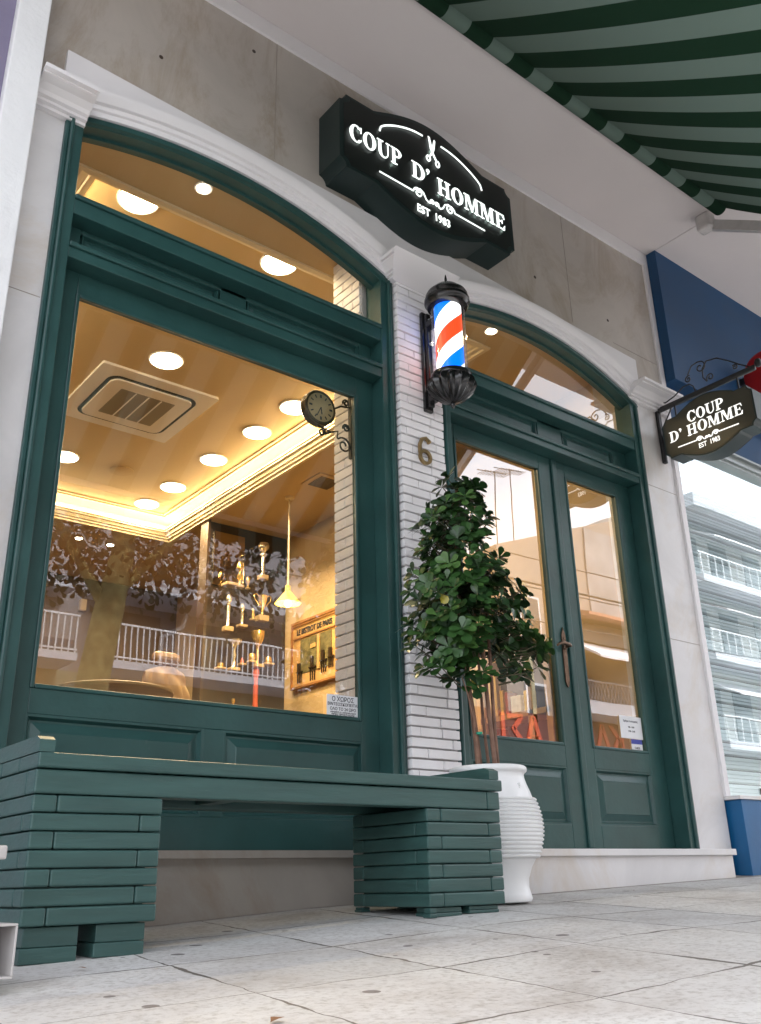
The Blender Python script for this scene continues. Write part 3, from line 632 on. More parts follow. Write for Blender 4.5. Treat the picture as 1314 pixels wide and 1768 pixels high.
# walls and floor
MB().box(X1, X1 + .1, .36, Y1, .3, ZC + .3).build('side_wall', 'cream', intr)
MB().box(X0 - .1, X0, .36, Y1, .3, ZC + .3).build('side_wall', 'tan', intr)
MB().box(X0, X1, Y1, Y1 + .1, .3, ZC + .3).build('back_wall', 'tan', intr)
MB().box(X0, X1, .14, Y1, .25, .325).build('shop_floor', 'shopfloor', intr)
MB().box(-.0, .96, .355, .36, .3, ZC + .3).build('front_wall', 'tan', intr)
MB().box(X0 - .2, X1 + .3, .36, Y1 + .2, ZR + .06, ZR + .12).build('roof_deck', 'plaster', intr)
# skirting rail on cream wall
MB().box(X1 - .02, X1, 1.2, 4.6, 1.98, 2.03).build('dado_rail', 'cream', intr) if False else None
# display partition with niche for trophies
MB().box(4.23, 5.195, 4.62, 4.72, .33, ZC - .002).build('dark_partition', 'brown', intr)
mb = MB(); mb.box(4.20, 4.23, 4.56, 4.72, .33, ZC - .003); mb.build('partition_post', mat('bronze_post', (.06, .035, .02), .4), intr)
for z in (3.09, 2.958, 2.63, 2.49, 2.545, 2.17, 1.755)[:0]: pass
# a mirror high in the partition shows the tray ceiling
MB().box(4.30, 4.66, 4.600, 4.615, 3.02, 3.60).build('mirror_panel', mat('mirror', (.5, .42, .3), .03, 1.0), intr)

def lamp_area(name, loc, size, energy, col, parent=None, spread=None, shape='DISK'):
    l = bpy.data.lights.new(name, 'AREA'); l.energy = energy; l.color = col; l.shape = shape; l.size = size
    ob = bpy.data.objects.new(name, l); ob.location = loc; link(ob, parent)
    return ob
WARM = (1.0, .76, .44)
def downlight(x, y, z, r, label, e, m_='down', grp='round recessed downlights in the shop ceiling'):
    t_ = thing('downlight', label, 'downlight', (x, y, z), grp)
    MB().lathe([(r, -.008), (r + .014, -.008), (r + .016, -.002), (r + .016, .0), (r, 0)], (x, y, z - .001), 28).build('trim_ring', 'white_paint', t_)
    MB().lathe([(r, -.0105), (r * .98, -.0125), (.001, -.013)], (x, y, z - .001), 28).build('diffuser', m_, t_)
    l = lamp_area('downlight_lamp', (0, 0, -.03), r * 1.6, e * .60, WARM, t_)
    return t_
zr = ZR
for i, (x, y, lb) in enumerate(((2.60, 2.34, 'round downlight nearest the window in the middle of the tray ceiling, left of the clock'),
        (3.81, 2.39, 'downlight right behind the hanging station clock'), (3.80, 2.98, 'second downlight from the clock along the cove edge'),
        (3.77, 3.71, 'third downlight from the clock along the cove edge'), (3.76, 4.52, 'fourth downlight from the clock along the cove edge'),
        (3.74, 5.08, 'smallest downlight at the far corner of the lit cove'), (2.62, 4.45, 'downlight cut by the left edge of the big window'))):
    downlight(x, y, zr, .118, lb, 9)
downlight(1.66, .81, zr, .110, 'big glaring downlight at the left in the arched window light', 2)
downlight(2.64, .82, zr, .110, 'big glaring downlight at the right in the arched window light', 2)
for x, y, lb in ((1.795, .25, 'small bright spot above the two big downlights in the arched light'), (4.047, .31, 'small bright spot behind the arched glass over the door'),
                 (3.701, 5.87, 'right of two tiny spots in the dark ceiling behind the cove corner'), (3.34, 5.86, 'left of two tiny spots in the dark ceiling behind the cove corner')):
    downlight(x, y, ZC - .001, .034, lb, 1.5, 'spot', 'small ceiling spots')
# cove lamps (real light of the LED strips)
for (x, y, sx, sy) in ((TR[1] + .0, 2.95, .05, 4.7), (2.7, TR[3] + .0, 2.9, .05)):
    l = bpy.data.lights.new('cove_lamp', 'AREA'); l.shape = 'RECTANGLE'; l.size = sx; l.size_y = sy; l.energy = 5; l.color = (1, .66, .26)
    ob = bpy.data.objects.new('cove_lamp', l); ob.location = (x, y, ZC + .155); ob.rotation_euler = (math.pi, 0, 0); link(ob, intr)
# AC cassette
ac = thing('ceiling_air_conditioner', 'square white cassette air conditioner with black air slots in the tray ceiling', 'air conditioner', (2.72, 3.12, ZR))
cx, cy, h = 2.72, 3.12, .50
def rr_poly(hw, r, n=6): 
    out = []
    for sx, sy, a0 in ((1, 1, 0), (-1, 1, 90), (-1, -1, 180), (1, -1, 270)):
        for k in range(n + 1):
            a = R(a0 + 90 * k / n); out.append((sx * (hw - r) + r * math.cos(a), sy * (hw - r) + r * math.sin(a)))
    return out
dn = lambda z: (lambda a, b, d: (cx + a, cy + b, z - d))
MB().prism(rr_poly(h, .02), dn(ZR), 0, .022).build('cover_panel', 'white_paint', ac)
MB().prism(rr_poly(.385, .10), dn(ZR - .0222), 0, .004).build('air_slot', 'black', ac)
MB().prism(rr_poly(.352, .075), dn(ZR - .0265), 0, .012).build('inner_frame', 'white_paint', ac)
mb = MB().prism(rr_poly(.235, .01), dn(ZR - .0388), 0, .003)
mb.build('intake_grille', mat('grille_grey', (.24, .21, .17), .6), ac)
mb = MB()
for k in range(3): mb.box(cx - .11 + k * .11, cx - .10 + k * .11, cy - .23, cy + .23, ZR - .0455, ZR - .0422)
mb.build('grille_bar', 'white_paint', ac)
spk = thing('ceiling_speaker', 'flush round ceiling loudspeaker near the tray corner', 'speaker', (3.18, 4.45, ZR))
MB().lathe([(.115, 0), (.115, -.006), (.10, -.009), (.001, -.007)], (3.18, 4.45, ZR - .001), 28).build('grille', 'ceil', spk)
vent = thing('ceiling_vent', 'square louvred vent in the lowered ceiling by the brick pier', 'vent', (4.62, 3.1, ZC))
mb = MB(); mb.box(4.46, 4.78, 2.94, 3.26, ZC - .012, ZC - .001, b=.003); mb.build('vent_frame', 'ceil', vent)
mb = MB(); 
for k in range(9): mb.box(4.51, 4.73, 2.985 + k * .026, 3.0 + k * .026, ZC - .020, ZC - .0125)
mb.build('louvre', 'tan', vent)
# pendant lamp
pl = thing('pendant_lamp', 'small yellow enamel pendant lamp on a long cord before the cream wall', 'lamp', (4.56, 3.6, ZC))
MB().lathe([(.045, 0), (.045, -.02), (.01, -.03)], (4.56, 3.6, ZC - .001), 16).build('ceiling_rose', 'cornice', pl)
MB().tube([(4.56, 3.6, ZC - .02), (4.56, 3.6, 2.80)], .009, 6).build('cord', 'cornice', pl)
MB().lathe([(.012, 2.80), (.028, 2.79), (.030, 2.735), (.036, 2.73), (.060, 2.70), (.118, 2.625), (.122, 2.618), (.112, 2.622), (.055, 2.69), (.01, 2.715)], (4.56, 3.6, 0), 32).build('lamp_shade', 'shade', pl)
MB().lathe([(.006, 2.585), (.022, 2.593), (.034, 2.615), (.030, 2.64), (.014, 2.67)], (4.56, 3.6, 0), 16).build('bulb', 'bulb', pl)
pll = bpy.data.lights.new('bulb_lamp', 'POINT'); pll.energy = 3; pll.color = (1, .75, .3); pll.shadow_soft_size = .04
ob = bpy.data.objects.new('bulb_lamp', pll); ob.location = (0, 0, 2.57 - ZC); link(ob, pl)
# framed poster (relief) on cream wall
po = thing('framed_bistro_picture', 'wooden relief picture of a Paris bistro terrace on the cream wall', 'picture', (5.19, 4.05, 2.35))
pw = mat('relief_wood', (.34, .16, .06), .5, var=.3, vscale=9); pw2 = mat('relief_pale_wood', (.62, .38, .16), .5, var=.15, vscale=6); pg = mat('relief_green', (.15, .13, .06), .7, var=.6, vscale=14)
px = 5.198; ya, yb_, za, zb_ = 3.64, 4.44, 2.00, 2.69
mb = MB(); mb.box(px - .03, px, ya, yb_, za, zb_, b=.003); mb.build('backing', pw2, po)
mb = MB()
for a in ((ya, yb_, zb_ - .025, zb_), (ya, yb_, za, za + .02), (ya, ya + .02, za + .02, zb_ - .025), (yb_ - .02, yb_, za + .02, zb_ - .025), (ya + .02, yb_ - .02, zb_ - .05, zb_ - .04), (ya + .04, yb_ - .04, 2.505, 2.52)): mb.box(px - .05, px - .0305, a[0], a[1], a[2], a[3])
mb.build('frame', pw, po)
PF = lambda a, b, d: (px - .034 - d, 4.04 - a, b)
mb = MB(); text_into(mb, 'LE BISTROT DE PARIS', .082, lambda a, b, d: PF(a, 2.55 + b, d), .003, bold=.002, width=.80); mb.build('lettering', 'ink', po)
mb = MB(); mb.box(px - .036, px - .0305, ya + .10, yb_ - .16, 2.14, 2.49); mb.build('painted_scene', pg, po)
for (y, z, s) in ((4.28, 2.10, 1), (4.05, 2.10, 1.2), (3.86, 2.14, 1.1), (3.74, 2.16, 1)):
    mb = MB(); mb.box(px - .055, px - .037, y - .05 * s, y + .05 * s, z + .055 * s, z + .065 * s)
    for q in (-.03, 0, .03): mb.box(px - .050, px - .040, y + q * s - .004, y + q * s + .004, z - .05 * s, z + .055 * s)
    mb.box(px - .056, px - .037, y - .012, y + .03, z + .055 * s, z + .15 * s)
    mb.build('relief_figure', 'brown', po)
mb = MB(); mb.box(px - .045, px - .037, 4.0, 4.09, 2.37, 2.41); mb.box(px - .048, px - .037, 3.93, 3.97, 2.14, 2.49); mb.build('relief_sign', pw2, po)

# wall clock with scroll bracket
ck = thing('station_clock', 'round double sided station clock hanging from a scroll bracket inside the window', 'clock', (2.52, .22, 2.56))
cc = (2.53, .215, 2.565)
MB().lathe([(.001, -.022), (.085, -.022), (.097, -.027), (.102, -.020), (.098, -.012), (.095, 0), (.098, .012), (.102, .020), (.097, .027), (.085, .022), (.001, .022)], cc, 36, axis='y').build('case', mat('clock_case', (.07, .05, .03), .35, .5), ck)
MB().lathe([(.001, -.0245), (.084, -.0245), (.084, -.0225)], cc, 36, axis='y').build('dial', mat('clock_dial', (.42, .33, .18), .5, var=.2, vscale=12), ck)
mb = MB(); yy = cc[1] - .0255
for k in range(12):
    a = R(30 * k); 
    mb.prism(band([(cc[0] + .056 * math.sin(a), cc[2] + .056 * math.cos(a)), (cc[0] + .075 * math.sin(a), cc[2] + .075 * math.cos(a))], .0035 if k % 3 else .0055)[0], lambda p, q, d: (p, yy - d, q), 0, .001)
for ang, ln, wd in ((172, .042, .0035), (205, .062, .0025)):
    a = R(ang); mb.prism(band([(cc[0], cc[2]), (cc[0] + ln * math.sin(a), cc[2] + ln * math.cos(a))], wd)[0], lambda p, q, d: (p, yy - .0012 - d, q), 0, .001)
mb.build('numerals_and_hands', 'ink', ck)
mb = MB(); bx, by = 2.745, cc[1]
mb.box(bx - .004, bx + .012, by - .012, by + .012, 2.33, 2.72)
for pts in ([(bx, by, 2.64), (bx - .06, by, 2.63), (bx - .11, by, 2.60)],
            [(a[0], by, a[1]) for a in spiral(bx - .045, 2.395, .012, .048, 0, 500)] + [(bx - .09, by, 2.43), (bx - .085, by, 2.47), (bx - .12, by, 2.455), (bx - .17, by, 2.43)] + [(a[0], by, a[1]) for a in spiral(bx - .19, 2.43, .022, .008, 20, 420, 16)],
            [(a[0], by, a[1]) for a in spiral(bx - .028, 2.505, .008, .024, 0, 560, 20)], [(a[0], by, a[1]) for a in spiral(bx - .028, 2.66, .006, .022, 90, 560, 20)]):
    mb.tube(pts, .0055, 6)
mb.tube([(cc[0], by, cc[2] - .10), (bx - .13, by, 2.45)], .006, 6)
mb.build('bracket', 'iron', ck)

# trophies on glass shelves
shf = thing('trophy_shelves', 'stack of glass shelves in front of the dark partition', 'shelf', (4.6, 4.45, 1.7))
for z in (3.10, 2.965, 2.655, 2.56, 2.495, 2.18, 2.115, 1.76):
    x0, x1 = {3.10: (4.66, 4.92), 2.965: (4.30, 4.66), 2.655: (4.64, 4.95), 2.56: (4.46, 4.63), 2.495: (4.30, 4.455), 2.18: (4.55, 4.95), 2.115: (4.28, 4.545), 1.76: (4.28, 4.95)}[z]
    MB().box(x0, x1, 4.33, 4.60, z - .008, z - .001).build('glass_shelf', 'glass_case', shf)
def trophy(x, z, prof, label, m_='gold', base=(.045, .05), bm='trophy_base', extra=None, sc_=1.0, y=4.41):
    t_ = thing('trophy', label, 'trophy', (x, y, z), 'trophies on the glass shelves')
    b = base; MB().box(x - b[0], x + b[0], y - b[0] * .9, y + b[0] * .9, z, z + b[1], b=.003).build('plinth', bm, t_)
    MB().lathe([(r * sc_, b[1] + h * sc_) for r, h in prof], (x, y, z), 20).build('cup', m_, t_)
    if extra: extra(t_, x, y, z + b[1])
    return t_
col_ = lambda h, r=.018, top=.03: [(r * 1.3, 0), (r, .012), (r, h), (r * 1.4, h + .008), (top * .5, h + .02), (top, h + .05), (top * .9, h + .09), (top * .4, h + .11)]
trophy(4.775, 3.10, [(.022, 0), (.022, .02), (.016, .03), (.018, .20), (.034, .21), (.036, .235), (.02, .25), (.03, .262), (.058, .29), (.062, .32), (.05, .35), (.01, .365)], 'column trophy with a pale ball, topmost on the right', 'silver')
trophy(4.507, 2.965, [(.012, 0), (.012, .04), (.030, .06), (.034, .10), (.012, .13), (.012, .15), (.036, .18), (.034, .22), (.02, .25)], 'gold figure trophy left of the ball trophy', base=(.035, .03))
trophy(4.39, 2.965, [(.015, 0), (.02, .01), (.01, .02)], 'flat wooden shield plinth on the upper left shelf', base=(.065, .03))
trophy(4.60, 2.967, [(.01, 0), (.01, .04), (.02, .06), (.02, .10), (.008, .12)], 'tiny gold cup beside the gold figure trophy', base=(.02, .02))
trophy(4.388, 2.497, col_(.22), 'tall column trophy with silver top, left on the second row', 'silver')
trophy(4.545, 2.562, col_(.11, .016, .025), 'shorter column trophy second from left on the second row', 'silver', base=(.045, .028))
def handles(t_, x, y, z):
    for s in (-1, 1):
        MB().tube([(x + s * .045, y, z + .20), (x + s * .075, y, z + .225), (x + s * .10, y, z + .21), (x + s * .095, y, z + .17), (x + s * .065, y, z + .14), (x + s * .04, y, z + .10)], .006, 6).build('handle', 'gold', t_)
trophy(4.778, 2.657, [(.015, 0), (.012, .03), (.010, .05), (.022, .08), (.040, .14), (.052, .205), (.054, .21), (.046, .205), (.01, .10)], 'gold two handled cup near the pendant lamp', base=(.055, .06), extra=handles)
trophy(4.671, 2.657, [(.012, 0), (.02, .03), (.012, .06), (.016, .08), (.006, .10)], 'small gold statuette left of the two handled cup', base=(.025, .02))
trophy(4.470, 2.118, [(.03, 0), (.018, .02), (.022, .05), (.012, .09), (.024, .12), (.012, .17), (.02, .20), (.03, .215), (.068, .25), (.075, .275), (.06, .27), (.01, .25)], 'silver trophy with wide bowl, left on the third row', 'silver', base=(.05, .03))
trophy(4.735, 2.182, [(.018, 0), (.012, .05), (.02, .09), (.012, .14), (.02, .18), (.04, .21), (.064, .27), (.068, .335), (.062, .33), (.01, .23)], 'large gold goblet in the middle of the third row', base=(.055, .032))
trophy(4.862, 2.222, [(.035, 0), (.038, .03), (.03, .06), (.006, .065)], 'small square plaque right of the large goblet', base=(.05, .02))
trophy(4.668, 2.222, [(.035, 0), (.04, .03), (.034, .07), (.006, .075)], 'small square plaque left of the large goblet', base=(.04, .02))
trophy(4.323, 2.118, [(.03, 0), (.03, .04), (.006, .045)], 'small low plaque at the left end of the third row', base=(.045, .018))
trophy(4.563, 2.184, [(.02, 0), (.014, .03), (.002, .06)], 'small red pennant trophy between bowl and goblet', 'trophy_red', base=(.035, .02))
trophy(4.725, 1.76, [(.026, 0), (.024, .20), (.026, .22), (.018, .23), (.022, .30), (.034, .34), (.03, .38), (.01, .40)], 'tall red column trophy on the lowest shelf', ['trophy_red'][0], base=(.03, .02))
trophy(4.478, 1.76, [(.008, 0), (.010, .03), (.02, .05), (.018, .075), (.004, .08)], 'tiny cup on the lowest shelf', base=(.03, .012))

# barber chair back + headrest, round table
bc = thing('barber_chair', 'tan button tufted barber chair with headrest seen through the window', 'chair', (3.0, 2.75, .33))
bmm = bmesh.new(); bmesh.ops.create_grid(bmm, x_segments=28, y_segments=28, size=1)
vs_ = []; NN = 24
def chair_pt(u, v, back=0):
    wd = .19 * (1 - .35 * max(0, v - .3) ** 1.5) ; x = 2.97 + wd * u * (1 if True else 0); z = 1.30 + .38 * v * (1 - .10 * u * u)
    tuft = .022 * abs(math.sin(u * math.pi * 1.5)) * abs(math.sin(v * math.pi * 2.2 + u * 1.2))
    y = 2.70 + .10 * v - (.05 * (1 - u * u) + tuft) * (1 if not back else -1.2)
    return (x, y, z)
mb = MB()
for back in (0, 1):
    g = [chair_pt(-1 + 2 * i / NN, j / NN, back) for i in range(NN + 1) for j in range(NN + 1)]
    mb.add(g, [(i * (NN + 1) + j, (i + 1) * (NN + 1) + j, (i + 1) * (NN + 1) + j + 1, i * (NN + 1) + j + 1) for i in range(NN) for j in range(NN)], 0, True)
bmm.free(); mb.build('backrest', 'leather', bc)
MB().box(2.87, 3.09, 2.76, 2.86, 1.69, 1.80, b=.045).build('headrest', 'leather', bc)
MB().box(2.66, 3.22, 2.15, 2.75, 1.0, 1.14, b=.04).build('seat', 'leather', bc)
MB().lathe([(.25, .33), (.25, .36), (.06, .40), (.05, 1.0)], (2.95, 2.45, 0), 24).build('pedestal', 'alu', bc)
tb = thing('round_table', 'dark round table top with a pale rim behind the lower left of the glass', 'table', (2.12, 1.72, .33))
MB().lathe([(.33, 1.238), (.345, 1.242), (.345, 1.256), (.33, 1.262), (.001, 1.262)], (2.17, 1.78, 0), 48).build('table_top', 'shelf_wood', tb)
MB().lathe([(.20, .33), (.20, .35), (.03, .37), (.03, 1.24)], (2.17, 1.78, 0), 20).build('table_leg', 'brown', tb)
wc = thing('wall_sensor', 'small pale alarm sensor under the lowered ceiling', 'sensor', (4.0, 7.0, 3.3))
MB().box(3.9, 3.98, 7.12, 7.19, 3.28, 3.42, b=.01).build('housing', 'cornice', wc)
# shelf unit on the right wall, seen through the door
su = thing('wooden_shelf_unit', 'light oak open shelf unit with books behind the left door pane', 'shelf', (5.05, 1.3, .33))
mb = MB()
for y in (.86, 1.03, 1.50): mb.box(4.93, 4.97, y - .025, y + .025, .33, 1.72)
for z in (1.02, 1.27, 1.70): mb.box(4.93, 5.19, .84, 1.53, z - .02, z + .02)
mb.build('shelf_frame', 'shelf_wood', su)
MB().box(5.17, 5.19, .84, 1.53, .33, 1.72).build('shelf_back', 'brown', su)
bk = [('book', 'yellow book spine leaning on the oak shelf', (4.99, 1.36, 1.292), (.11, .035, .19), (.75, .45, .06)), ('book', 'red book beside the yellow one on the oak shelf', (4.99, 1.31, 1.292), (.11, .03, .17), (.42, .07, .03)),
      ('product_box', 'pale grey box on the oak shelf between the books and the yellow tin', (4.99, 1.22, 1.292), (.09, .10, .13), (.6, .62, .66)), ('product_tin', 'yellow product tin by the shelf post', (4.98, 1.10, 1.292), (.07, .06, .15), (.80, .58, .05)),
      ('book', 'dark red folder standing on the lower oak shelf', (4.99, 1.44, 1.042), (.11, .05, .17), (.30, .03, .02)), ('product_box', 'orange carton at the right end of the lower oak shelf', (4.98, 1.10, 1.042), (.08, .05, .07), (.8, .30, .04))]
for nm, lb, (x, y, z), (a, b, c), col in bk:
    o_ = MB().box(x, x + a, y - b / 2, y + b / 2, z, z + c, b=.004).build(nm, mat(nm + '_cover', col, .5, var=.25, vscale=25), None, origin=(x, y, z)); tag(o_, lb, 'book' if nm == 'book' else 'product')
ps = thing('cream_notice_board', 'plain cream board on the side wall behind the plant stems', 'board', (5.19, 1.7, 1.5))
MB().box(5.17, 5.199, 1.58, 1.80, 1.27, 1.76, b=.003).build('board', mat('yellow_board', (.75, .52, .22), .6), ps)

# notices on the glass
def notice(name, label, x0, x1, z0, z1, y, lines, col='paper', tilt=0, head=None):
    t_ = thing(name, label, 'notice', ((x0 + x1) / 2, y, (z0 + z1) / 2)); 
    mb = MB().box(x0, x1, y - .0012, y, z0, z1); mb.build('sheet', col, t_)
    mb = MB(); cx_ = (x0 + x1) / 2
    for s, sz, z, wd in lines: text_into(mb, s, sz, lambda a, b, d: (cx_ + a, y - .0016 - d, z + b), .0003, width=wd, bold=.0003)
    mb.build('print', 'ink', t_); return t_
nt_ = notice('window_notice', 'white no smoking style notice in the lower right corner of the window glass', 2.500, 2.688, .905, 1.010, .098,
       [('Ο ΧΩΡΟΣ', .030, .980, .95), ('ΒΙΝΤΕΟΣΚΟΠΕΙΤΑΙ', .019, .960, 1.05), ('ΟΛΟ ΤΟ 24 ΩΡΟ', .020, .938, 1.0), ('ΑΡΘΡΟ 5 ΑΠΟΦΑΣΗ', .009, .926, 1.7), ('ΑΡΧΗ ΠΡΟΣΤΑΣΙΑΣ', .009, .917, 1.6), ('ΔΕΔΟΜΕΝΩΝ', .009, .909, 2.2)])
nt_['label'] = 'white printed notice in the lower right corner of the big window'
notice('door_notice', 'white sheet of paper stuck low on the right door pane', 4.700, 4.915, .965, 1.100, .112, [('Ωράριο λειτουργίας', .016, 1.065, .95), ('9:00 - 14:00', .014, 1.03, .9), ('17:00 - 21:00', .014, 1.005, .9)])
s_ = notice('card_sticker', 'small blue and white sticker under the sheet of paper on the right door pane', 4.792, 4.900, .889, .963, .1125, [('CARDS', .018, .905, .9)]); 
MB().box(4.792, 4.900, .1105, .1112, .935, .963).build('blue_band', mat('sticker_blue', (.05, .07, .35), .5), s_)

# ------------------------------------------------------------ signs
def plaque(hw, he, hb, notch=.055, sh=.42, n=18):
    """right/upper quarter mirrored: rectangle with concave corners and bulging middle"""
    q = [(hw, 0), (hw, he - notch)]
    for k in range(1, 7): a = R(-90 - 90 * k / 6 * 1.0); 
    for k in range(1, 7):
        a = R(270 - 90 * k / 6); q.append((hw + notch * .15 + notch * math.cos(a) * 1.0, he + notch * 0 + notch * math.sin(a) * 1.0))
    q = [p for p in q if p[0] <= hw + 1e-6]
    q.append((hw - notch - .012, he))
    q.append((hw * .64, he))
    for k in range(n + 1):
        t = k / n; q.append((hw * .60 * (1 - t), he + .012 + (hb - he - .012) * math.sin(t * math.pi / 2)))
    up = q; full = up + [(-x, z) for x, z in reversed(up[:-1])]
    full += [(x, -z) for x, z in [(-a, b) for a, b in up][1:]] + [(x, -z) for x, z in reversed(up[1:-1])]
    out = []
    for p in full:
        if not out or math.hypot(p[0] - out[-1][0], p[1] - out[-1][1]) > 1e-5: out.append(p)
    return out
def scroll_line(mb, cx_, cz, half, gap, fn, dep, wd, mi=0):
    ps = band([(cx_ - half, cz + .004), (cx_ - gap, cz)], wd) + band([(cx_ + gap, cz), (cx_ + half, cz - .004)], wd)
    s = gap / .155
    lp = [(cx_ - gap, cz)] + [(cx_ - .120 * s + a[0], cz + .004 * s + a[1]) for a in spiral(0, 0, .034 * s, .006 * s, 170, -330)][::1]
    ps += band(lp, wd * .9)
    ps += band([(cx_ - .120 * s - .030 * s, cz + .018 * s), (cx_ - .105 * s, cz + .036 * s), (cx_ - .080 * s, cz + .022 * s), (cx_ - .062 * s, cz - .012 * s), (cx_ - .045 * s, cz - .022 * s), (cx_ - .028 * s, cz - .020 * s)], wd)
    ps += band([(cx_ - .016 * s + a[0], cz - .008 * s + a[1]) for a in spiral(0, 0, .017 * s, .005 * s, 220, -240)], wd * .8)
    ps += band([(cx_ + .016 * s + a[0], cz - .008 * s + a[1]) for a in spiral(0, 0, .017 * s, .005 * s, -40, 420)], wd * .8)
    ps += band([(cx_ + .028 * s, cz - .020 * s), (cx_ + .045 * s, cz - .022 * s), (cx_ + .062 * s, cz - .012 * s), (cx_ + .080 * s, cz + .022 * s), (cx_ + .105 * s, cz + .036 * s), (cx_ + .150 * s, cz + .018 * s)], wd)
    ps += band([(cx_ + gap, cz)] + [(cx_ + .120 * s + a[0], cz + .004 * s + a[1]) for a in spiral(0, 0, .034 * s, .006 * s, 10, 510)], wd * .9)
    for k, p in enumerate(ps): mb.prism(p, fn, 0, dep + .00012 * (k % 11), mi)
# big fascia sign
bs = thing('fascia_sign', 'large black plaque sign reading COUP D HOMME EST 1983 in lit white letters', 'sign', (3.075, -.1, 4.13))
SX, SZ, SY = 3.075, 4.130, -.2
fnS = lambda a, b, d: (SX + a, SY - d, SZ + b)
PO = plaque(.695, .262, .395)
MB().prism(PO, lambda a, b, d: (SX + a, SY + d, SZ + b), .0, .199).build('sign_box', 'sign_side', bs)
PI_ = [(a * .958, b * .925) for a, b in PO]
MB().prism(PI_, fnS, .0005, .004).build('sign_face', 'sign_black', bs)
mb = MB(); fl = lambda a, b, d: (SX + a, SY - .012 - d, SZ + b)
serif_into(mb, "COUP", -.635, -.065, .118, fl, .004, widthfit=.385); mb.build('lettering', 'letter', bs)
mb = MB(); serif_into(mb, "D'", -.175, -.082, .118, fl, .004, widthfit=.155); mb.build('lettering', 'letter', bs)
mb = MB(); serif_into(mb, "HOMME", .03, -.103, .118, fl, .004, widthfit=.585); mb.build('lettering', 'letter', bs)
mb = MB(); text_into(mb, 'EST', .076, lambda a, b, d: fl(-.095 + a, -.318 + b, d), .002, width=.86, bold=.0006); mb.build('date_lettering', 'letter', bs); mb = MB(); text_into(mb, '1983', .076, lambda a, b, d: fl(.055 + a, -.318 + b, d), .002, width=.86, bold=.0006); mb.build('date_lettering', 'letter', bs)
mb = MB(); scroll_line(mb, -.005, -.190, .42, .165, fl, .004, .0042); mb.build('scroll_ornament', 'letter', bs)
mb = MB(); k = 0
for sgn in (-1, 1):
    pts = [(sgn * .415, .118)] + [(sgn * lerp(.405, .075, t), .155 + .125 * math.sin(t * math.pi / 2) ** .8) for t in [i / 14 for i in range(15)]]
    for p in band(pts, .0050): k += 1; mb.prism(p if sgn > 0 else p, fl, 0, .004 + .0001 * (k % 7))
    mb.build('arc_line', 'letter', bs); mb = MB()
mb = MB(); ps = [[(-.030, .305), (-.018, .300), (.008, .195), (-.004, .190), (-.018, .215)], [(.018, .300), (.028, .292), (.016, .215), (.004, .186), (-.010, .195)]]
ps += band([(0, .192), (-.014, .165), (-.026, .148)], .006) + band([(0, .192), (.014, .165), (.026, .145)], .006)
ps += ell(-.036, .128, .019, .010, .024, .015, 0, 360, 16) + ell(.038, .120, .019, .010, .026, .017, 0, 360, 16)
for k, p in enumerate(ps): mb.prism(p, fl, 0, .004 + .0001 * (k % 13))
mb.build('scissors_emblem', 'letter', bs)
mb = MB()   # stand-off pins behind letters
for x in (-.6, -.45, -.32, -.13, .08, .2, .33, .47, .57): mb = MB(); mb.box(SX + x, SX + x + .008, SY - .012, SY - .003, SZ - .05, SZ - .042); mb.build('letter_pin', 'sign_black', bs)

# blade sign on wrought iron bracket
hg = thing('hanging_sign', 'small black double sided hanging sign reading COUP D HOMME on a wrought iron bracket', 'sign', (5.35, 0, 3.1))
BX, BY, BZ = 5.35, -.425, 3.075
PB = plaque(.355, .150, .225, notch=.04)
MB().prism(PB, lambda a, b, d: (BX + d, BY - a, BZ + b), .004, .150).build('sign_box', 'sign_side', hg)
MB().prism([(a * .965, b * .95) for a, b in PB], lambda a, b, d: (BX + .0038 - d, BY - a, BZ + b), 0, .003).build('sign_face', mat('blade_face', (.030, .030, .020), .4, var=.15), hg)
MB().prism([(a * 1.0, b * 1.0) for a, b in PB], lambda a, b, d: (BX + .1505 + d, BY - a, BZ + b), 0, .006).build('rim', 'black', hg)
fb = lambda a, b, d: (BX - d, BY - a, BZ + b)
mb = MB()
serif_into(mb, 'COUP', -.140, .058, .080, fb, .004, widthfit=.285); mb.build('lettering', 'letter_blade', hg); mb = MB()
serif_into(mb, "D'", -.300, -.038, .080, fb, .004, widthfit=.110); mb.build('lettering', 'letter_blade', hg); mb = MB()
serif_into(mb, 'HOMME', -.155, -.040, .080, fb, .004, widthfit=.430)
mb.build('lettering', 'letter_blade', hg)
mb = MB(); text_into(mb, 'EST', .050, lambda a, b, d: fb(-.058 + a, -.160 + b, d), .002, width=.8, bold=.0004); mb.build('date_lettering', 'letter_blade', hg); mb = MB(); text_into(mb, '1983', .050, lambda a, b, d: fb(.036 + a, -.160 + b, d), .002, width=.8, bold=.0004); mb.build('date_lettering', 'letter_blade', hg)
mb = MB(); scroll_line(mb, -.01, -.096, .235, .085, fb, .004, .0035); mb.build('scroll_ornament', 'letter_blade', hg)
mb = MB()
cxb = BX + .07
mb.box(cxb - .018, cxb + .018, -.028, -.001, 2.94, 3.47, b=.004)
mb.box(cxb - .014, cxb + .014, -.80, -.028, 3.345, 3.380, b=.004)
for y in (-.16, -.66): mb.tube([(cxb, y, 3.35), (cxb, y, 3.26)], .006, 6)
sc2 = lambda pts: [(cxb, -p[0], p[1]) for p in pts]
mb.tube(sc2(spiral(.045, 3.425, .004, .026, 0, 520, 24) + [(.09, 3.40), (.17, 3.42), (.25, 3.46)]), .005, 6)
mb.tube(sc2([(.25, 3.46), (.30, 3.46), (.33, 3.43), (.34, 3.385)]), .005, 6)
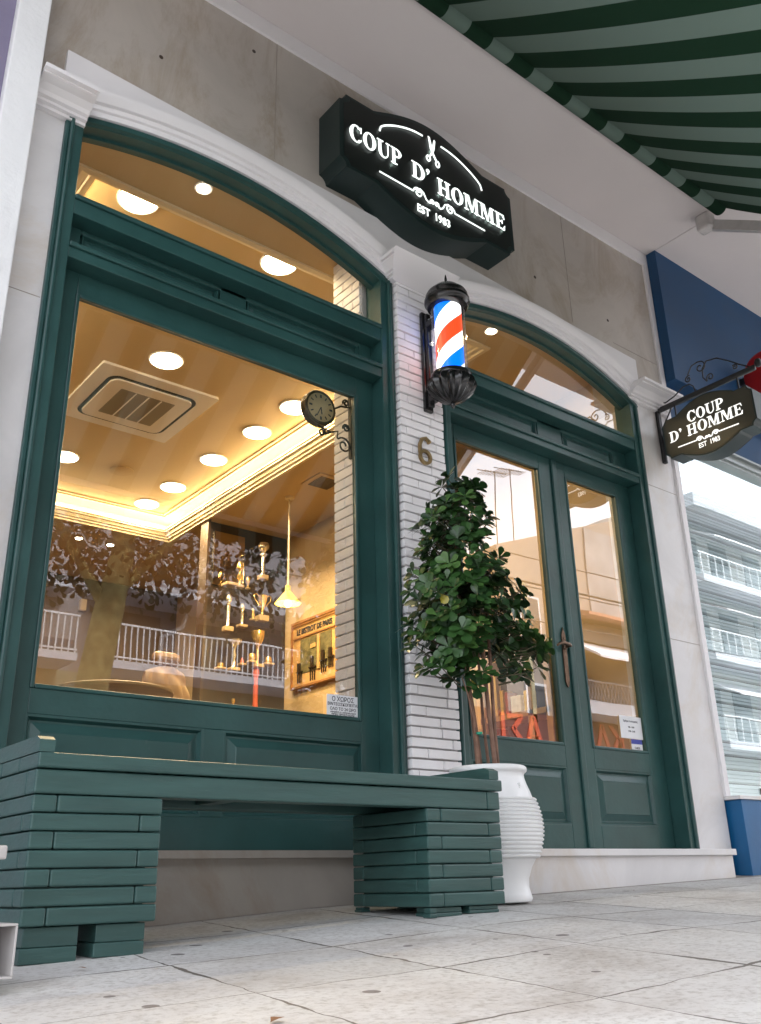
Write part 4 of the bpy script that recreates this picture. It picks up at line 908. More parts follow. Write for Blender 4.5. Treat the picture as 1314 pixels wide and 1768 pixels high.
mb.tube(sc2(spiral(.30, 3.50, .005, .028, 180, -300, 24) + [(.30, 3.535), (.34, 3.59), (.39, 3.60)] + spiral(.405, 3.55, .045, .010, 80, -330, 24)), .005, 6)
mb.tube(sc2(spiral(.47, 3.44, .006, .03, 90, 560, 24) + [(.44, 3.42), (.415, 3.46), (.42, 3.53), (.46, 3.575), (.54, 3.56), (.62, 3.50), (.70, 3.43), (.76, 3.385)]), .005, 6)
mb.tube(sc2(spiral(.66, 3.43, .005, .022, 0, 500, 20)), .004, 6)
mb.lathe([(.001, -.03), (.018, -.025), (.026, 0), (.018, .025), (.001, .03)], (cxb, -.825, 3.385), 14)
mb.tube([(cxb, -.028, 3.20), (cxb, -.13, 3.34)], .006, 6)
mb.build('wrought_iron_bracket', 'iron', hg)

# ------------------------------------------------------------ barber pole
bp = thing('barber_pole', 'lit barber pole with blue, white and red spiral stripes on the brick pier', 'barber pole', (3.14, -.2, 3.0))
PX, PY = 3.104, -.235
mb = MB(); mb.box(3.055, 3.115, -.072, -.046, 2.600, 3.245, b=.008); mb.box(3.068, 3.102, -.098, -.070, 2.62, 3.225, b=.006)
for z in (2.67, 3.15):
    mb.box(3.066, PX + .01, -.20, -.08, z - .022, z + .022, b=.008)
mb.build('wall_bracket', 'black', bp)
for z in (2.72, 3.02, 3.18): MB().lathe([(.009, 0), (.009, -.006), (.004, -.010)], (3.085, -.0985, z), 10, axis='y').build('bolt', 'alu', bp)
rib = lambda a, h: 1 + .045 * math.cos(12 * a)
c_ = (PX, PY, 0)
MB().lathe([(.001, 3.425), (.004, 3.417), (.008, 3.392), (.007, 3.378), (.018, 3.370), (.020, 3.362), (.014, 3.354), (.036, 3.346), (.074, 3.328), (.098, 3.304), (.112, 3.292), (.120, 3.276), (.122, 3.252), (.129, 3.244), (.129, 3.228), (.120, 3.220), (.114, 3.196), (.102, 3.192)], c_, 44).build('top_cap', 'black', bp)
MB().lathe([(.101, 2.762), (.112, 2.758), (.117, 2.738), (.114, 2.730)], c_, 44).build('collar', 'black', bp)
MB().lathe([(.113, 2.732), (.126, 2.712), (.130, 2.690), (.117, 2.660), (.092, 2.632), (.064, 2.608), (.034, 2.592), (.012, 2.586), (.014, 2.574), (.008, 2.560), (.001, 2.552)], c_, 84, lobes=lambda a, h: 1 + (.07 * math.cos(16 * a) if h > 2.60 else 0)).build('fluted_base', 'black', bp)
def pole_mat():
    mt, t, p = new_mat('lit_spiral'); tc = t.nodes.new('ShaderNodeTexCoord'); sp = t.nodes.new('ShaderNodeSeparateXYZ'); t.links.new(tc.outputs['Object'], sp.inputs[0])
    def mth(op, a, b=None):
        n = t.nodes.new('ShaderNodeMath'); n.operation = op
        for i, v in enumerate((a, b)):
            if v is None: continue
            if isinstance(v, (int, float)): n.inputs[i].default_value = v
            else: t.links.new(v, n.inputs[i])
        return n.outputs[0]
    ang = mth('ARCTAN2', sp.outputs[1], sp.outputs[0])
    ph = mth('FRACT', mth('ADD', mth('ADD', mth('MULTIPLY', sp.outputs[2], 1 / .445), mth('MULTIPLY', ang, -1 / (2 * math.pi))), 10 + PHI))
    r = t.nodes.new('ShaderNodeValToRGB'); r.color_ramp.interpolation = 'CONSTANT'; t.links.new(ph, r.inputs[0]); e = r.color_ramp.elements
    e[0].position = 0; e[0].color = (.0, .13, .95, 1); e[1].position = .25; e[1].color = (1, 1, 1, 1)
    for q, c in ((.47, (.95, .045, .01, 1)), (.72, (1, 1, 1, 1))): k_ = e.new(q); k_.color = c
    t.links.new(r.outputs[0], p.inputs['Base Color']); t.links.new(r.outputs[0], p.inputs['Emission Color']); p.inputs['Emission Strength'].default_value = .24; p.inputs['Roughness'].default_value = .3
    return mt
PHI = .86
M['spiral'] = pole_mat()
o_ = MB().lathe([(.077, 2.760), (.077, 3.194)], c_, 48).build('striped_cylinder', 'spiral', bp, origin=(PX, PY, 2.83))
MB().lathe([(.096, 2.760), (.096, 3.194)], c_, 48).build('glass_tube', 'glass_case', bp)

# number 6 (brass) on pier
n6 = MB()
pts = [(.030, .098), (.008, .112), (-.020, .100), (-.036, .062), (-.036, .018)] + [(.0 + a[0], -.004 + a[1]) for a in spiral(0, 0, .036, .036, 160, 520, 26)]
for k, p in enumerate(band(pts, .0085)): n6.prism([(q[0], q[1]) for q in p], lambda a, b, d: (3.045 + a, -.052 - d, 2.32 + b), 0, .014 + .0001 * (k % 5))
n6.lathe([(.011, 0), (.011, -.016), (.006, -.018)], (3.045 + .030, -.052, 2.32 + .094), 12, axis='y')
tag(n6.build('house_number', 'brass', None, origin=(3.045, -.052, 2.32)), 'brass house number 6 on the white brick pier', 'house number')

# ------------------------------------------------------------ bench
bn = thing('timber_bench', 'green painted timber bench with seat plank on two stacked beam bases', 'bench', (1.8, -.5, .05))
yf, ybk = -.752, -.30
def stack(x0, x1, z0, z1, n, first):
    h = (z1 - z0) / n; mb = MB(); t_ = .068
    mb.box(x0 + .03, x1 - .03, yf + .03, ybk - .03, z0 + .01, z1 - .004)
    for i in range(n):
        a = z1 - (i + 1) * h + .0015; b = z1 - i * h - .0015; j = lambda: random.uniform(-.0012, .0012)
        g = .0018
        if (i + first) % 2 == 0:   # side beams run through, front beam butts between on right
            mb.box(x0 + j(), x0 + t_, yf + j(), ybk - t_ - g, a, b, b=.0055); mb.box(x0 + t_ + g, x1 + j(), yf + j(), yf + t_, a, b, b=.0055)
            mb.box(x1 - t_, x1 + j(), yf + t_ + g, ybk, a, b, b=.0055); mb.box(x0, x1 - t_ - g, ybk - t_, ybk, a, b, b=.0055)
        else:
            mb.box(x0 + j(), x1 - t_ - g, yf + j(), yf + t_, a, b, b=.0055); mb.box(x1 - t_, x1 + j(), yf + j(), ybk - t_ - g, a, b, b=.0055)
            mb.box(x0 + j(), x0 + t_, yf + t_ + g, ybk, a, b, b=.0055); mb.box(x0 + t_ + g, x1, ybk - t_, ybk, a, b, b=.0055)
    return mb.build('stacked_base', 'green_bench', bn)
stack(.905, 1.292, .103, .441, 7, 0); stack(2.342, 2.722, .103, .441, 7, 0)
def foot(x0, x1, y0, y1, dz=.0, top=.102):
    g = min(gz(x0, y0), gz(x1, y0), gz(x0, y1)) + .002
    mb = MB(); mb.box(x0, x1, y0, y1, g + (top - g) * .45, top, b=.002); mb.box(x0 - .006, x1 - .002, y0 - .006, y1, g, g + (top - g) * .44, b=.003)
    return mb.build('foot', 'green_bench', bn)
for a in ((.925, 1.075, yf + .02, yf + .15), (1.125, 1.27, yf + .02, yf + .15), (.925, 1.06, ybk - .12, ybk - .01), (1.14, 1.27, ybk - .12, ybk - .01)): foot(*a)
for a in ((2.345, 2.375, yf + .006, yf + .04), (2.38, 2.51, yf + .02, yf + .12), (2.55, 2.70, yf + .02, yf + .12), (2.345, 2.385, ybk - .05, ybk - .01), (2.55, 2.70, ybk - .12, ybk - .02)): foot(*a)
mb = MB()
mb.box(.905, 2.655, yf, yf + .07, .4425, .508, b=.005); mb.box(2.658, 2.725, yf, ybk, .4425, .508, b=.005); mb.box(.905, .972, yf + .072, ybk, .4425, .508, b=.005); mb.box(.974, 2.655, ybk - .07, ybk, .4425, .508, b=.005)
mb.build('seat_beam', 'green_bench', bn)
mb = MB()
for k in range(3): mb.box(.905, 2.735, yf - .010 + k * .157, yf - .010 + k * .157 + .154, .5115, .553, b=.005)
mb.build('seat', 'green_bench', bn)
mb = MB(); mb.box(1.6, 1.66, yf + .075, ybk - .075, .455, .509, b=.003); mb.build('cross_brace', 'green_bench', bn)
for x0, x1 in ((.905, .950), (2.672, 2.722)):
    mb = MB(); mb.prism([(yf - .004, .5545), (ybk, .5545), (ybk, .600), (yf + .022, .600), (yf - .004, .588)], lambda a, b, d: (x0 + d, a, b), 0, x1 - x0); mb.build('end_cleat', 'green_bench', bn)

# white metal stand at left edge
ms = thing('metal_stand', 'white steel tube foot of a stand at the left edge beside the bench', 'stand', (.6, -1.1, .05))
def hollow(x0, x1, y0, y1, z0, z1, t, name, parent):
    mb = MB(); mb.box(x0, x1, y0, y1, z0, z0 + t, b=.001); mb.box(x0, x1, y0, y1, z1 - t, z1, b=.001); mb.box(x0, x1, y0, y0 + t, z0 + t, z1 - t); mb.box(x0, x1, y1 - t, y1, z0 + t, z1 - t); return mb.build(name, 'steel_white', parent)
mb = MB(); t__ = .005; xa, xb, za, zb = .655, .765, .018, .128
for b_ in ((xa, xb, za, za + t__), (xa, xb, zb - t__, zb), (xa, xa + t__, za + t__, zb - t__), (xb - t__, xb, za + t__, zb - t__)): mb.box(b_[0], b_[1], -1.16, -.80, b_[2], b_[3], b=.0015)
mb.build('foot_tube', 'steel_white', ms)
mb = MB().box(.30, .655, -1.14, -1.08, .018, .07, b=.003).build('cross_foot', 'steel_white', ms)
MB().box(.30, .735, -1.12, -1.09, .262, .292, b=.004).build('cross_tube', 'steel_white', ms)
MB().box(.30, .34, -1.135, -1.095, .0705, .9, b=.004).build('upright', 'steel_white', ms)

# ------------------------------------------------------------ pot and tree
PCX, PCY = 3.040, -.385
pz = lambda zz: zz
gp = gz(PCX, PCY)
pt = thing('plant_pot', 'large white ribbed ceramic pot beside the bench', 'pot', (PCX, PCY, gp))
prof = [(.001, gp + .004), (.138, gp + .002), (.152, gp + .006), (.157, gp + .018), (.152, gp + .034), (.145, .155), (.147, .19), (.163, .235), (.183, .268)]
z = .272
while z < .505:
    r = .186 + .040 * math.sin(math.pi * (z - .235) / .31)
    prof += [(r - .004, z), (r + .003, z + .004), (r + .004, z + .009), (r - .002, z + .0135)]; z += .0165
prof += [(.190, .515), (.180, .545), (.168, .575), (.160, .600), (.158, .618), (.163, .626), (.170, .630), (.173, .638), (.172, .648), (.166, .654), (.154, .654), (.148, .645), (.146, .600)]
MB().lathe(prof, (PCX, PCY, 0), 72).build('pot_body', 'pot', pt)
MB().lathe([(.145, .600), (.08, .612), (.001, .616)], (PCX, PCY, 0), 32).build('soil', 'soil', pt)
mb = MB()
for (a, zz, s) in ((-88, .560, 1), (-96, .492, .45)):
    for k in range(7):
        aa = R(a + random.uniform(-3.2, 3.2) * s); r = .169 if zz > .55 else .197
        zc = zz + random.uniform(-.014, .014) * s
        mb.lathe([(.001, -.006), (.010 * s, -.002), (.010 * s, .002), (.001, .006)], (PCX + r * math.cos(aa), PCY + r * math.sin(aa), zc), 8)
    mb.build('relief_ornament', 'pot', pt); mb = MB()

tr = thing('potted_tree', 'bushy glossy green potted tree with several thin brown stems in the white pot', 'tree', (PCX, PCY, .61))
def leaf_mats():
    for nm, c in (('leaf_dark', (.016, .046, .014)), ('leaf_mid', (.032, .086, .022)), ('leaf_light', (.065, .145, .035)), ('leaf_yellow', (.30, .26, .03))):
        mt, t, p = new_mat(nm); p.inputs['Base Color'].default_value = (*c, 1); p.inputs['Roughness'].default_value = .30; p.inputs['Specular IOR Level'].default_value = .5
        M[nm] = mt
leaf_mats()
LEAF = [(0, 0, 0), (.16, -.055, .012), (.16, .055, .012), (.42, -.17, .03), (.42, .17, .03), (.70, -.29, .02), (.70, .29, .02), (.90, -.21, -.02), (.90, .21, -.02), (1.0, 0, -.05), (.42, 0, -.005), (.70, 0, -.012), (.16, 0, 0)]
LF = [(0, 1, 12), (0, 12, 2), (1, 3, 10, 12), (12, 10, 4, 2), (3, 5, 11, 10), (10, 11, 6, 4), (5, 7, 9, 11), (11, 9, 8, 6)]
def add_leaf(mb, base, d, nrm, L, mi):
    d = d.normalized(); s = d.cross(nrm).normalized(); n2 = s.cross(d).normalized()
    mb.add([tuple(base + (d * a + s * b + n2 * c) * L) for a, b, c in LEAF], LF, mi, True)
mb = MB(); tw = MB()
lobes = [((2.98, -.36, 2.00), (.09, .09, .07), 14), ((2.96, -.36, 1.90), (.15, .13, .10), 26), ((2.95, -.37, 1.78), (.20, .16, .10), 34), ((2.95, -.37, 1.65), (.23, .18, .10), 38), ((2.95, -.38, 1.53), (.25, .2, .10), 40),
         ((2.89, -.38, 1.42), (.27, .2, .10), 38), ((3.13, -.38, 1.47), (.20, .18, .09), 24), ((2.90, -.38, 1.30), (.26, .2, .09), 36), ((3.10, -.40, 1.33), (.20, .18, .08), 22), ((2.80, -.42, 1.19), (.17, .16, .08), 22), ((3.04, -.38, 1.21), (.16, .16, .05), 14), ((3.30, -.42, 1.24), (.13, .12, .07), 18), ((3.28, -.42, 1.13), (.09, .09, .05), 9),
         ((2.79, -.42, 1.07), (.11, .11, .05), 9), ((2.92, -.46, 1.03), (.06, .07, .05), 5)]
axis = lambda z: Vector((3.02 if z < 1.5 else 3.00, -.38, z))
for (c, e, n_) in lobes:
    for _ in range(int(n_ * .98)):
        v = Vector((random.gauss(0, 1), random.gauss(0, 1), random.gauss(0, 1))).normalized() * random.uniform(.55, 1.0) ** .6
        p = Vector((c[0] + v.x * e[0], c[1] + v.y * e[1], c[2] + v.z * e[2]))
        ax = axis(max(.95, p.z - .10)); out = (p - ax); 
        if out.length > .02: tw.tube([tuple(ax.lerp(p, .45 + .3 * random.random())), tuple(ax.lerp(p, .8) + Vector((0, 0, -.01))), tuple(p)], [.004, .003, .002], 5)
        ctr = (out.normalized() * 1.0 + Vector((random.gauss(0, .25), -.25 + random.gauss(0, .2), .35 + random.gauss(0, .25)))).normalized()
        k = random.randint(7, 10); a0 = random.uniform(0, 6.28); s1 = ctr.cross(Vector((0, 0, 1)) if abs(ctr.z) < .95 else Vector((1, 0, 0))).normalized(); s2 = ctr.cross(s1)
        tone = random.random()
        for q in range(k):
            a = a0 + q * 2.4; el = .25 + .55 * (q / k)
            d = (s1 * math.cos(a) + s2 * math.sin(a)) * math.cos(el) + ctr * math.sin(el) * .8 + Vector((random.gauss(0, .12), random.gauss(0, .12), -.15 + random.gauss(0, .18)))
            L = random.uniform(.054, .082) * (1.05 - .3 * q / k)
            mi = 0 if tone < .38 else (1 if tone < .85 else 2)
            if random.random() < .25: mi = random.choice((0, 1, 2))
            if random.random() < .003: mi = 3
            add_leaf(mb, p + ctr * .012 * q / k, d, ctr, L, mi)
mb.build('foliage', ['leaf_dark', 'leaf_mid', 'leaf_light', 'leaf_yellow'], tr)
tw.build('twigs', mat('twig', (.07, .06, .03), .7), tr)
for k, (bx_, by_, tx, ty, r) in enumerate(((3.00, -.37, 2.90, -.38, .011), (3.03, -.35, 2.93, -.36, .008), (3.06, -.41, 3.03, -.40, .010), (3.08, -.36, 3.01, -.37, .007), (3.10, -.40, 3.06, -.40, .009))):
    pts = [(lerp(bx_, tx, t) + .008 * math.sin(t * 7 + k), lerp(by_, ty, t), .605 + t * (1.0 + .12 * k % .3)) for t in [i / 10 for i in range(11)]]
    MB().tube(pts, [r * (1.15 - .6 * i / 10) for i in range(11)], 9).build('stem', 'stem', tr)
MB().tube([(2.955, -.40, .80), (2.90, -.45, .87), (2.86, -.47, .95), (2.84, -.46, 1.03)], [.005, .004, .003, .002], 6).build('side_shoot', 'stem', tr)
MB().tube([(2.975, -.395, .80), (3.0, -.40, .803), (3.005, -.375, .80)], .006, 6).build('plant_tie', mat('green_tie', (.03, .35, .22), .5), tr)

# ------------------------------------------------------------ awning
def stripe_mat():
    mt, t, p = new_mat('striped_canvas'); tc = t.nodes.new('ShaderNodeTexCoord'); sp = t.nodes.new('ShaderNodeSeparateXYZ'); t.links.new(tc.outputs['Object'], sp.inputs[0])
    a = t.nodes.new('ShaderNodeMath'); a.operation = 'MULTIPLY_ADD'; a.inputs[1].default_value = 1 / .350; a.inputs[2].default_value = 20.22; t.links.new(sp.outputs[0], a.inputs[0])
    b = t.nodes.new('ShaderNodeMath'); b.operation = 'FRACT'; t.links.new(a.outputs[0], b.inputs[0])
    r = t.nodes.new('ShaderNodeValToRGB'); r.color_ramp.interpolation = 'CONSTANT'; t.links.new(b.outputs[0], r.inputs[0]); e = r.color_ramp.elements
    e[0].color = (.135, .19, .16, 1); e[1].position = .5; e[1].color = (.010, .032, .017, 1)
    t.links.new(r.outputs[0], p.inputs['Base Color']); p.inputs['Roughness'].default_value = .9; p.inputs['Specular IOR Level'].default_value = .1
    tl = t.nodes.new('ShaderNodeBsdfTranslucent'); t.links.new(r.outputs[0], tl.inputs[0]); mx = t.nodes.new('ShaderNodeMixShader'); mx.inputs[0].default_value = .15
    t.links.new(p.outputs[0], mx.inputs[1]); t.links.new(tl.outputs[0], mx.inputs[2]); t.links.new(mx.outputs[0], t.nodes['Material Output'].inputs[0])
    n = t.nodes.new('ShaderNodeTexNoise'); n.inputs['Scale'].default_value = 400; bpn = t.nodes.new('ShaderNodeBump'); bpn.inputs['Strength'].default_value = .2; bpn.inputs['Distance'].default_value = .002; t.links.new(n.outputs[0], bpn.inputs['Height']); t.links.new(bpn.outputs[0], p.inputs['Normal'])
    return mt
M['stripe'] = stripe_mat()
aw = thing('striped_awning', 'green striped fabric awning unrolled from a tube under the white canopy', 'awning', (3.5, -.8, 4.7))
AX0, AX1 = 1.1, 5.52
MB().lathe([(.001, AX0), (.052, AX0), (.052, AX1 - .02), (.001, AX1 - .02)], (0, -.735, 4.775), 28, axis='x').build('roller_tube', 'stripe', aw)
nx_, ny_ = 44, 26; vs_ = []
for i in range(nx_ + 1):
    for j in range(ny_ + 1):
        t = j / ny_; x = lerp(AX0, AX1, i / nx_); y = lerp(-.775, -2.95, t); z = lerp(4.762, 3.14, t) - .10 * math.sin(math.pi * t) ** .8 * (.8 + .2 * math.sin(x * 1.7)) + .003 * math.sin(x * 5 + t * 3)
        vs_.append((x, y, z))
mb = MB(); mb.add(vs_, [(i * (ny_ + 1) + j, (i + 1) * (ny_ + 1) + j, (i + 1) * (ny_ + 1) + j + 1, i * (ny_ + 1) + j + 1) for i in range(nx_) for j in range(ny_)], 0, True)
mb.add([(lerp(AX0, AX1, i / 88), -2.97, z) for i in range(89) for z in (3.14, 2.92 + .03 * math.cos(i * math.pi / 2.2))], [(2 * i, 2 * i + 2, 2 * i + 3, 2 * i + 1) for i in range(88)])
mb.build('awning_fabric', 'stripe', aw)
MB().tube([(AX0, -2.955, 3.15), (AX1 + .03, -2.955, 3.15)], .03, 10).build('front_bar', 'steel_white', aw)
def slanted_bar(pa, pb, wx, wz, name, m_, parent):
    pa, pb = Vector(pa), Vector(pb); d = (pb - pa).normalized(); s = Vector((1, 0, 0)); u = s.cross(d).normalized()
    vs_ = [tuple(p + s * a * wx / 2 + u * b * wz / 2) for p in (pa, pb) for a, b in ((-1, -1), (1, -1), (1, 1), (-1, 1))]
    return MB().add(vs_, [(3, 2, 1, 0), (4, 5, 6, 7), (0, 1, 5, 4), (1, 2, 6, 5), (2, 3, 7, 6), (3, 0, 4, 7)]).build(name, m_, parent)
slanted_bar((5.585, -.56, 4.78), (5.585, -2.955, 3.14), .05, .075, 'side_arm', 'steel_white', aw)
slanted_bar((1.05, -.62, 4.78), (1.05, -2.955, 3.14), .05, .075, 'side_arm', 'steel_white', aw)
MB().box(5.50, 5.60, -.64, -.52, 4.70, 4.838, b=.02).build('mounting_bracket', 'steel_white', aw)

# ------------------------------------------------------------ left neighbour
ln = thing('neighbour_pillar', 'rough white painted pillar with lavender wall at the left edge', 'pillar', (.7, 0, 0))
MB().box(.655, .790, -.155, .3, -.1, ZT - .002, b=.006).build('pillar_body', 'pillar', ln)
MB().box(-4, .6545, -.10, .3, -.3, ZT - .002).build('lavender_wall', 'lavender', ln)
MB().box(.790, .83, -.06, .01, -.05, ZT - .003).build('render_return', 'pillar', ln) if False else None
cb = MB().tube([(.806, -.008, 4.80), (.812, -.012, 4.5), (.803, -.012, 4.3), (.808, -.012, 4.1), (.800, -.010, 3.95), (.803, -.003, 3.90)], .007, 6)
tag(cb.build('white_cable', 'white_paint', None, origin=(.806, -.008, 3.9)), 'thin white cable running down beside the left pillar', 'cable')

# ------------------------------------------------------------ right neighbour (blue shop)
nb = thing('blue_shop', 'neighbouring shop with blue panels, closed slatted blind and reflecting window', 'shop', (7.5, 0, 0))
NX = 5.59
def prow(x0, x1, z0, z1, y, m_, name):
    return MB().box(x0, x1, y, .3, z0, z1, b=.002).build(name, m_, nb)
prow(NX - .03, 13, -.05, .618, -.10, 'blue', 'blue_base')
MB().box(NX - .055, 13, -.112, .30, .6195, .642, b=.002).build('sill', 'marble_pale', nb)
prow(NX + .0, 13, 3.66, ZT - .004, -.10, 'blue_dark', 'sign_panel')
MB().box(NX + .001, 13, .02, .3, 3.30, 3.659).build('head_panel', 'blue_dark', nb)
mb = MB(); mb.box(NX, 13, .0, .1, 3.18, 3.30, b=.004); mb.box(NX, 13, -.02, .1, 3.205, 3.225, b=.003); mb.box(NX, 13, -.03, .1, 3.27, 3.29, b=.003); mb.build('window_head_frame', 'alu', nb)
quad_y(NX, 13, .642, 3.18, .05).build('glass', 'glass_nb', nb)
mb = MB(); z = .66; k = 0
while z < 3.16:
    mb.add([(x, y, z + dz) for x in (NX, 13) for y, dz in ((.135, 0), (.118, .008), (.122, .026), (.128, .028), (.118, .032), (.122, .052), (.128, .054), (.118, .058), (.124, .080))], [(a, 9 + a, 10 + a, a + 1) for a in range(8)])
    mb.add([(x, .135, z + dz) for x in (NX, 13) for dz in (.080, .090)], [(0, 2, 3, 1)], 1); z += .090
mb.build('roller_shutter', [mat('shutter_white', (.80, .84, .85), .45, var=.04), mat('shutter_gap', (.06, .07, .07), .6)], nb)
MB().box(NX, 13, .30, .35, -.1, ZT).build('rear_wall', 'plaster', nb)
rd = thing('red_round_sign', 'red rounded lightbox sign at the right edge before the blue panel', 'sign', (6.58, -.33, 3.95))
MB().lathe([(.001, 0), (.15, 0), (.18, .02), (.18, .10), (.15, .12), (.001, .12)], (6.52, -.33, 3.95), 40, axis='x').build('lightbox', mat('red_plastic', (.38, .012, .010), .35), rd)
MB().box(6.56, 6.60, -.16, -.09, 3.92, 3.98).build('arm', 'iron', rd)
MB().box(NX - .01, 12.9, .3, .36, 4.84, 9.0).build('upper_wall', 'plaster', nb)
wn = thing('small_window_sticker', 'small dark amber sticker low in the neighbouring shop window', 'sticker', (6.09, .045, .70))
MB().box(6.06, 6.13, .044, .0465, .675, .715).build('sheet', 'brown', wn)

# ------------------------------------------------------------ across the street (seen as reflections)
M['bA'] = mat('pale_render', (.20, .19, .20), .9, var=.06, vscale=.6); M['bA2'] = mat('mossy_render', (.24, .23, .15), .9, var=.25, vscale=1.2)
M['bB'] = mat('beige_render', (.26, .215, .18), .9, var=.10, vscale=.5); M['patch'] = mat('bare_render_patch', (.25, .235, .23), .9, var=.2, vscale=1.5); M['bC'] = mat('grey_render', (.52, .53, .52), .9, var=.05, vscale=.6)
M['slab'] = mat('white_slab_edge', (.36, .36, .39), .8); M['darkglass'] = mat('dark_window', (.03, .035, .04), .15)
M['rail'] = mat('white_rail', (.50, .50, .52), .5); M['tile'] = mat('roof_tile', (.36, .16, .09), .8, var=.2, vscale=6); M['canvas'] = mat('grey_canvas', (.50, .48, .50), .85, var=.06, vscale=2)
M['greyglass'] = mat('pale_window', (.16, .19, .20), .2); M['bluepaint'] = mat('blue_lettering', (.04, .08, .30), .6); M['navy'] = mat('navy_canvas', (.03, .045, .08), .8)
YW = -16.2
def balcony(parent, x0, x1, z, yw, depth=1.1, rail=.82, slab=.17, step=.14, glassp=False):
    MB().box(x0, x1, yw, yw + depth, z, z + slab).build('balcony_slab', 'slab', parent)
    mb = MB(); y = yw + depth - .05
    mb.box(x0, x1, y - .02, y + .02, z + slab + rail - .04, z + slab + rail); mb.box(x0, x1, y - .015, y + .015, z + slab + .06, z + slab + .09)
    x = x0 + .05
    while x < x1: mb.box(x, x + .026, y - .01, y + .01, z + slab, z + slab + rail - .04); x += step
    mb.build('railing', 'rail', parent)
ba = thing('balcony_house', 'pale three storey house with white balcony railings across the street', 'building', (7, YW, 0))
mb = MB(); mb.box(-4, 15.2, YW - 4, YW, 0, 10.2); mb.build('wall', 'bA', ba)
MB().box(-4, 15.3, YW + .001, YW + .12, 3.3, 4.56).build('mossy_band', 'bA2', ba)
balcony(ba, -1, 6.95, 4.56, YW, 1.2); balcony(ba, 7.5, 15.2, 4.52, YW, 1.2)
MB().box(7.4, 15.2, YW, YW + 1.3, 6.28, 6.42).build('balcony_slab', 'slab', ba); MB().box(-1, 6.9, YW, YW + .9, 6.2, 6.34).build('balcony_slab', 'slab', ba)
MB().box(-1, 6.9, YW + 1.05, YW + 1.09, 4.78, 5.02).build('balcony_screen', 'navy', ba)
for x0, x1, z0, z1 in ((8.2, 9.3, 4.75, 6.1), (10.3, 11.9, 4.75, 6.1), (13, 14, 4.75, 6.1), (2, 3.2, 4.75, 6.1), (4.6, 5.6, 4.75, 6.1)):
    f_ = MB().box(x0, x1, YW + .002, YW + .06, z0, z1).build('window', 'brown', ba)
MB().box(-1, 7.2, YW + .13, YW + .16, 1.2, 4.2).build('dark_shopfront', 'darkglass', ba)
MB().tube([(9.3, YW + .15, 8.6), (9.3, YW + .15, 6.9), (9.9, YW + .3, 6.5), (9.75, YW + .3, 5.9), (9.3, YW + .15, 5.6), (9.3, YW + .15, 4.7)], .06, 8).build('downpipe', 'rail', ba)
MB().box(9.2, 14.6, YW + .13, YW + .2, 3.35, 3.75).build('blue_signband', 'bluepaint', ba)
bb = thing('beige_house', 'tall plain beige house with stepped parapet across the street', 'building', (21, YW, 0))
MB().box(15.6, 20.2, YW - 5, YW + .3, 0, 8.9).build('low_wing', 'bB', bb); MB().box(20.2, 30.0, YW - 5, YW + .8, 0, 10.0).build('wall', 'bB', bb)
MB().prism([(20.2, 10.0), (27, 12.4), (30, 12.4), (30, 10.0)], lambda a, b, d: (a, YW - 2 + d, b), 0, 2.79).build('gable', 'bB', bb)
MB().box(24.6, 27.3, YW + .801, YW + .86, 7.9, 11.5).build('grey_patch', 'patch', bb)
for x in (17.2, 18.6, 21.2, 22.6): MB().box(x, x + .16, YW + .802, YW + .9, 2, 8.9).build('drainpipe', 'bA2', bb)
for x0, z0 in ((16.2, 6.2), (18.4, 6.2), (16.2, 3.6), (21.0, 7.0), (21.0, 4.2), (28.0, 8.2)):
    wf = MB().box(x0, x0 + .95, YW + .80 if x0 > 20 else YW + .30, YW + .86 if x0 > 20 else YW + .36, z0, z0 + 1.5).build('window', 'rail', bb)
    MB().box(x0 + .08, x0 + .87, YW + .861 if x0 > 20 else YW + .361, YW + .87 if x0 > 20 else YW + .37, z0 + .08, z0 + 1.42).build('pane', 'darkglass', wf)
mb = MB(); mb.prism([(0, 8.05), (1.5, 7.75), (1.5, 7.85), (0, 8.3)], lambda a, b, d: (22.6 + d, YW + .8 + a, b), 0, 5.2); mb.build('tiled_eave', 'tile', bb)
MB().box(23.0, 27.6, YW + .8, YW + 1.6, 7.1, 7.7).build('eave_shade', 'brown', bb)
MB().prism([(0, 7.4), (1.9, 6.3), (1.9, 6.38), (0, 7.48)], lambda a, b, d: (22.4 + d, YW + .8 + a, b), 0, 5.4).build('house_awning', 'canvas', bb)
mb = MB(); mb.box(22.4, 29, YW + .8, YW + 1.9, 4.75, 5.15); mb.build('balcony_slab', 'slab', bb)
mb = MB()
for i in range(40): mb.tube([(22.5 + i * .16, YW + 1.85, 5.15), (22.5 + i * .16 + .16, YW + 1.85, 5.75)], .015, 4); mb.tube([(22.66 + i * .16, YW + 1.85, 5.15), (22.5 + i * .16, YW + 1.85, 5.75)], .015, 4)
mb.box(22.4, 29, YW + 1.83, YW + 1.87, 5.74, 5.80); mb.build('lattice_railing', 'bA', bb)
MB().box(22.4, 29, YW + .802, YW + .83, 5.15, 7.0).build('dark_opening', 'brown', bb)
for i, (x, z) in enumerate(((20.8, 10.3), (21.6, 10.6), (23.2, 11.2), (18.9, 8.9))):
    mb = MB(); mb.tube([(x, YW + .3, z - .3), (x + .1, YW + .3, z + 2.6)], .02, 5); mb.tube([(x - .7, YW + .3, z + 2.45), (x + .7, YW + .3, z + 2.65)], .015, 5)
    for q in range(-5, 6): mb.box(x + .1 + q * .12, x + .115 + q * .12, YW + .1, YW + .5, z + 2.5 + q * .017, z + 2.515 + q * .017)
    o_ = mb.build('roof_antenna', 'iron', None, origin=(x, YW + .3, z)); tag(o_, ['television aerial over the parapet step of the beige house', 'taller television aerial right beside the first one', 'television aerial on the gable of the beige house', 'television aerial on the low wing of the beige house'][i], 'antenna', 'roof aerials')
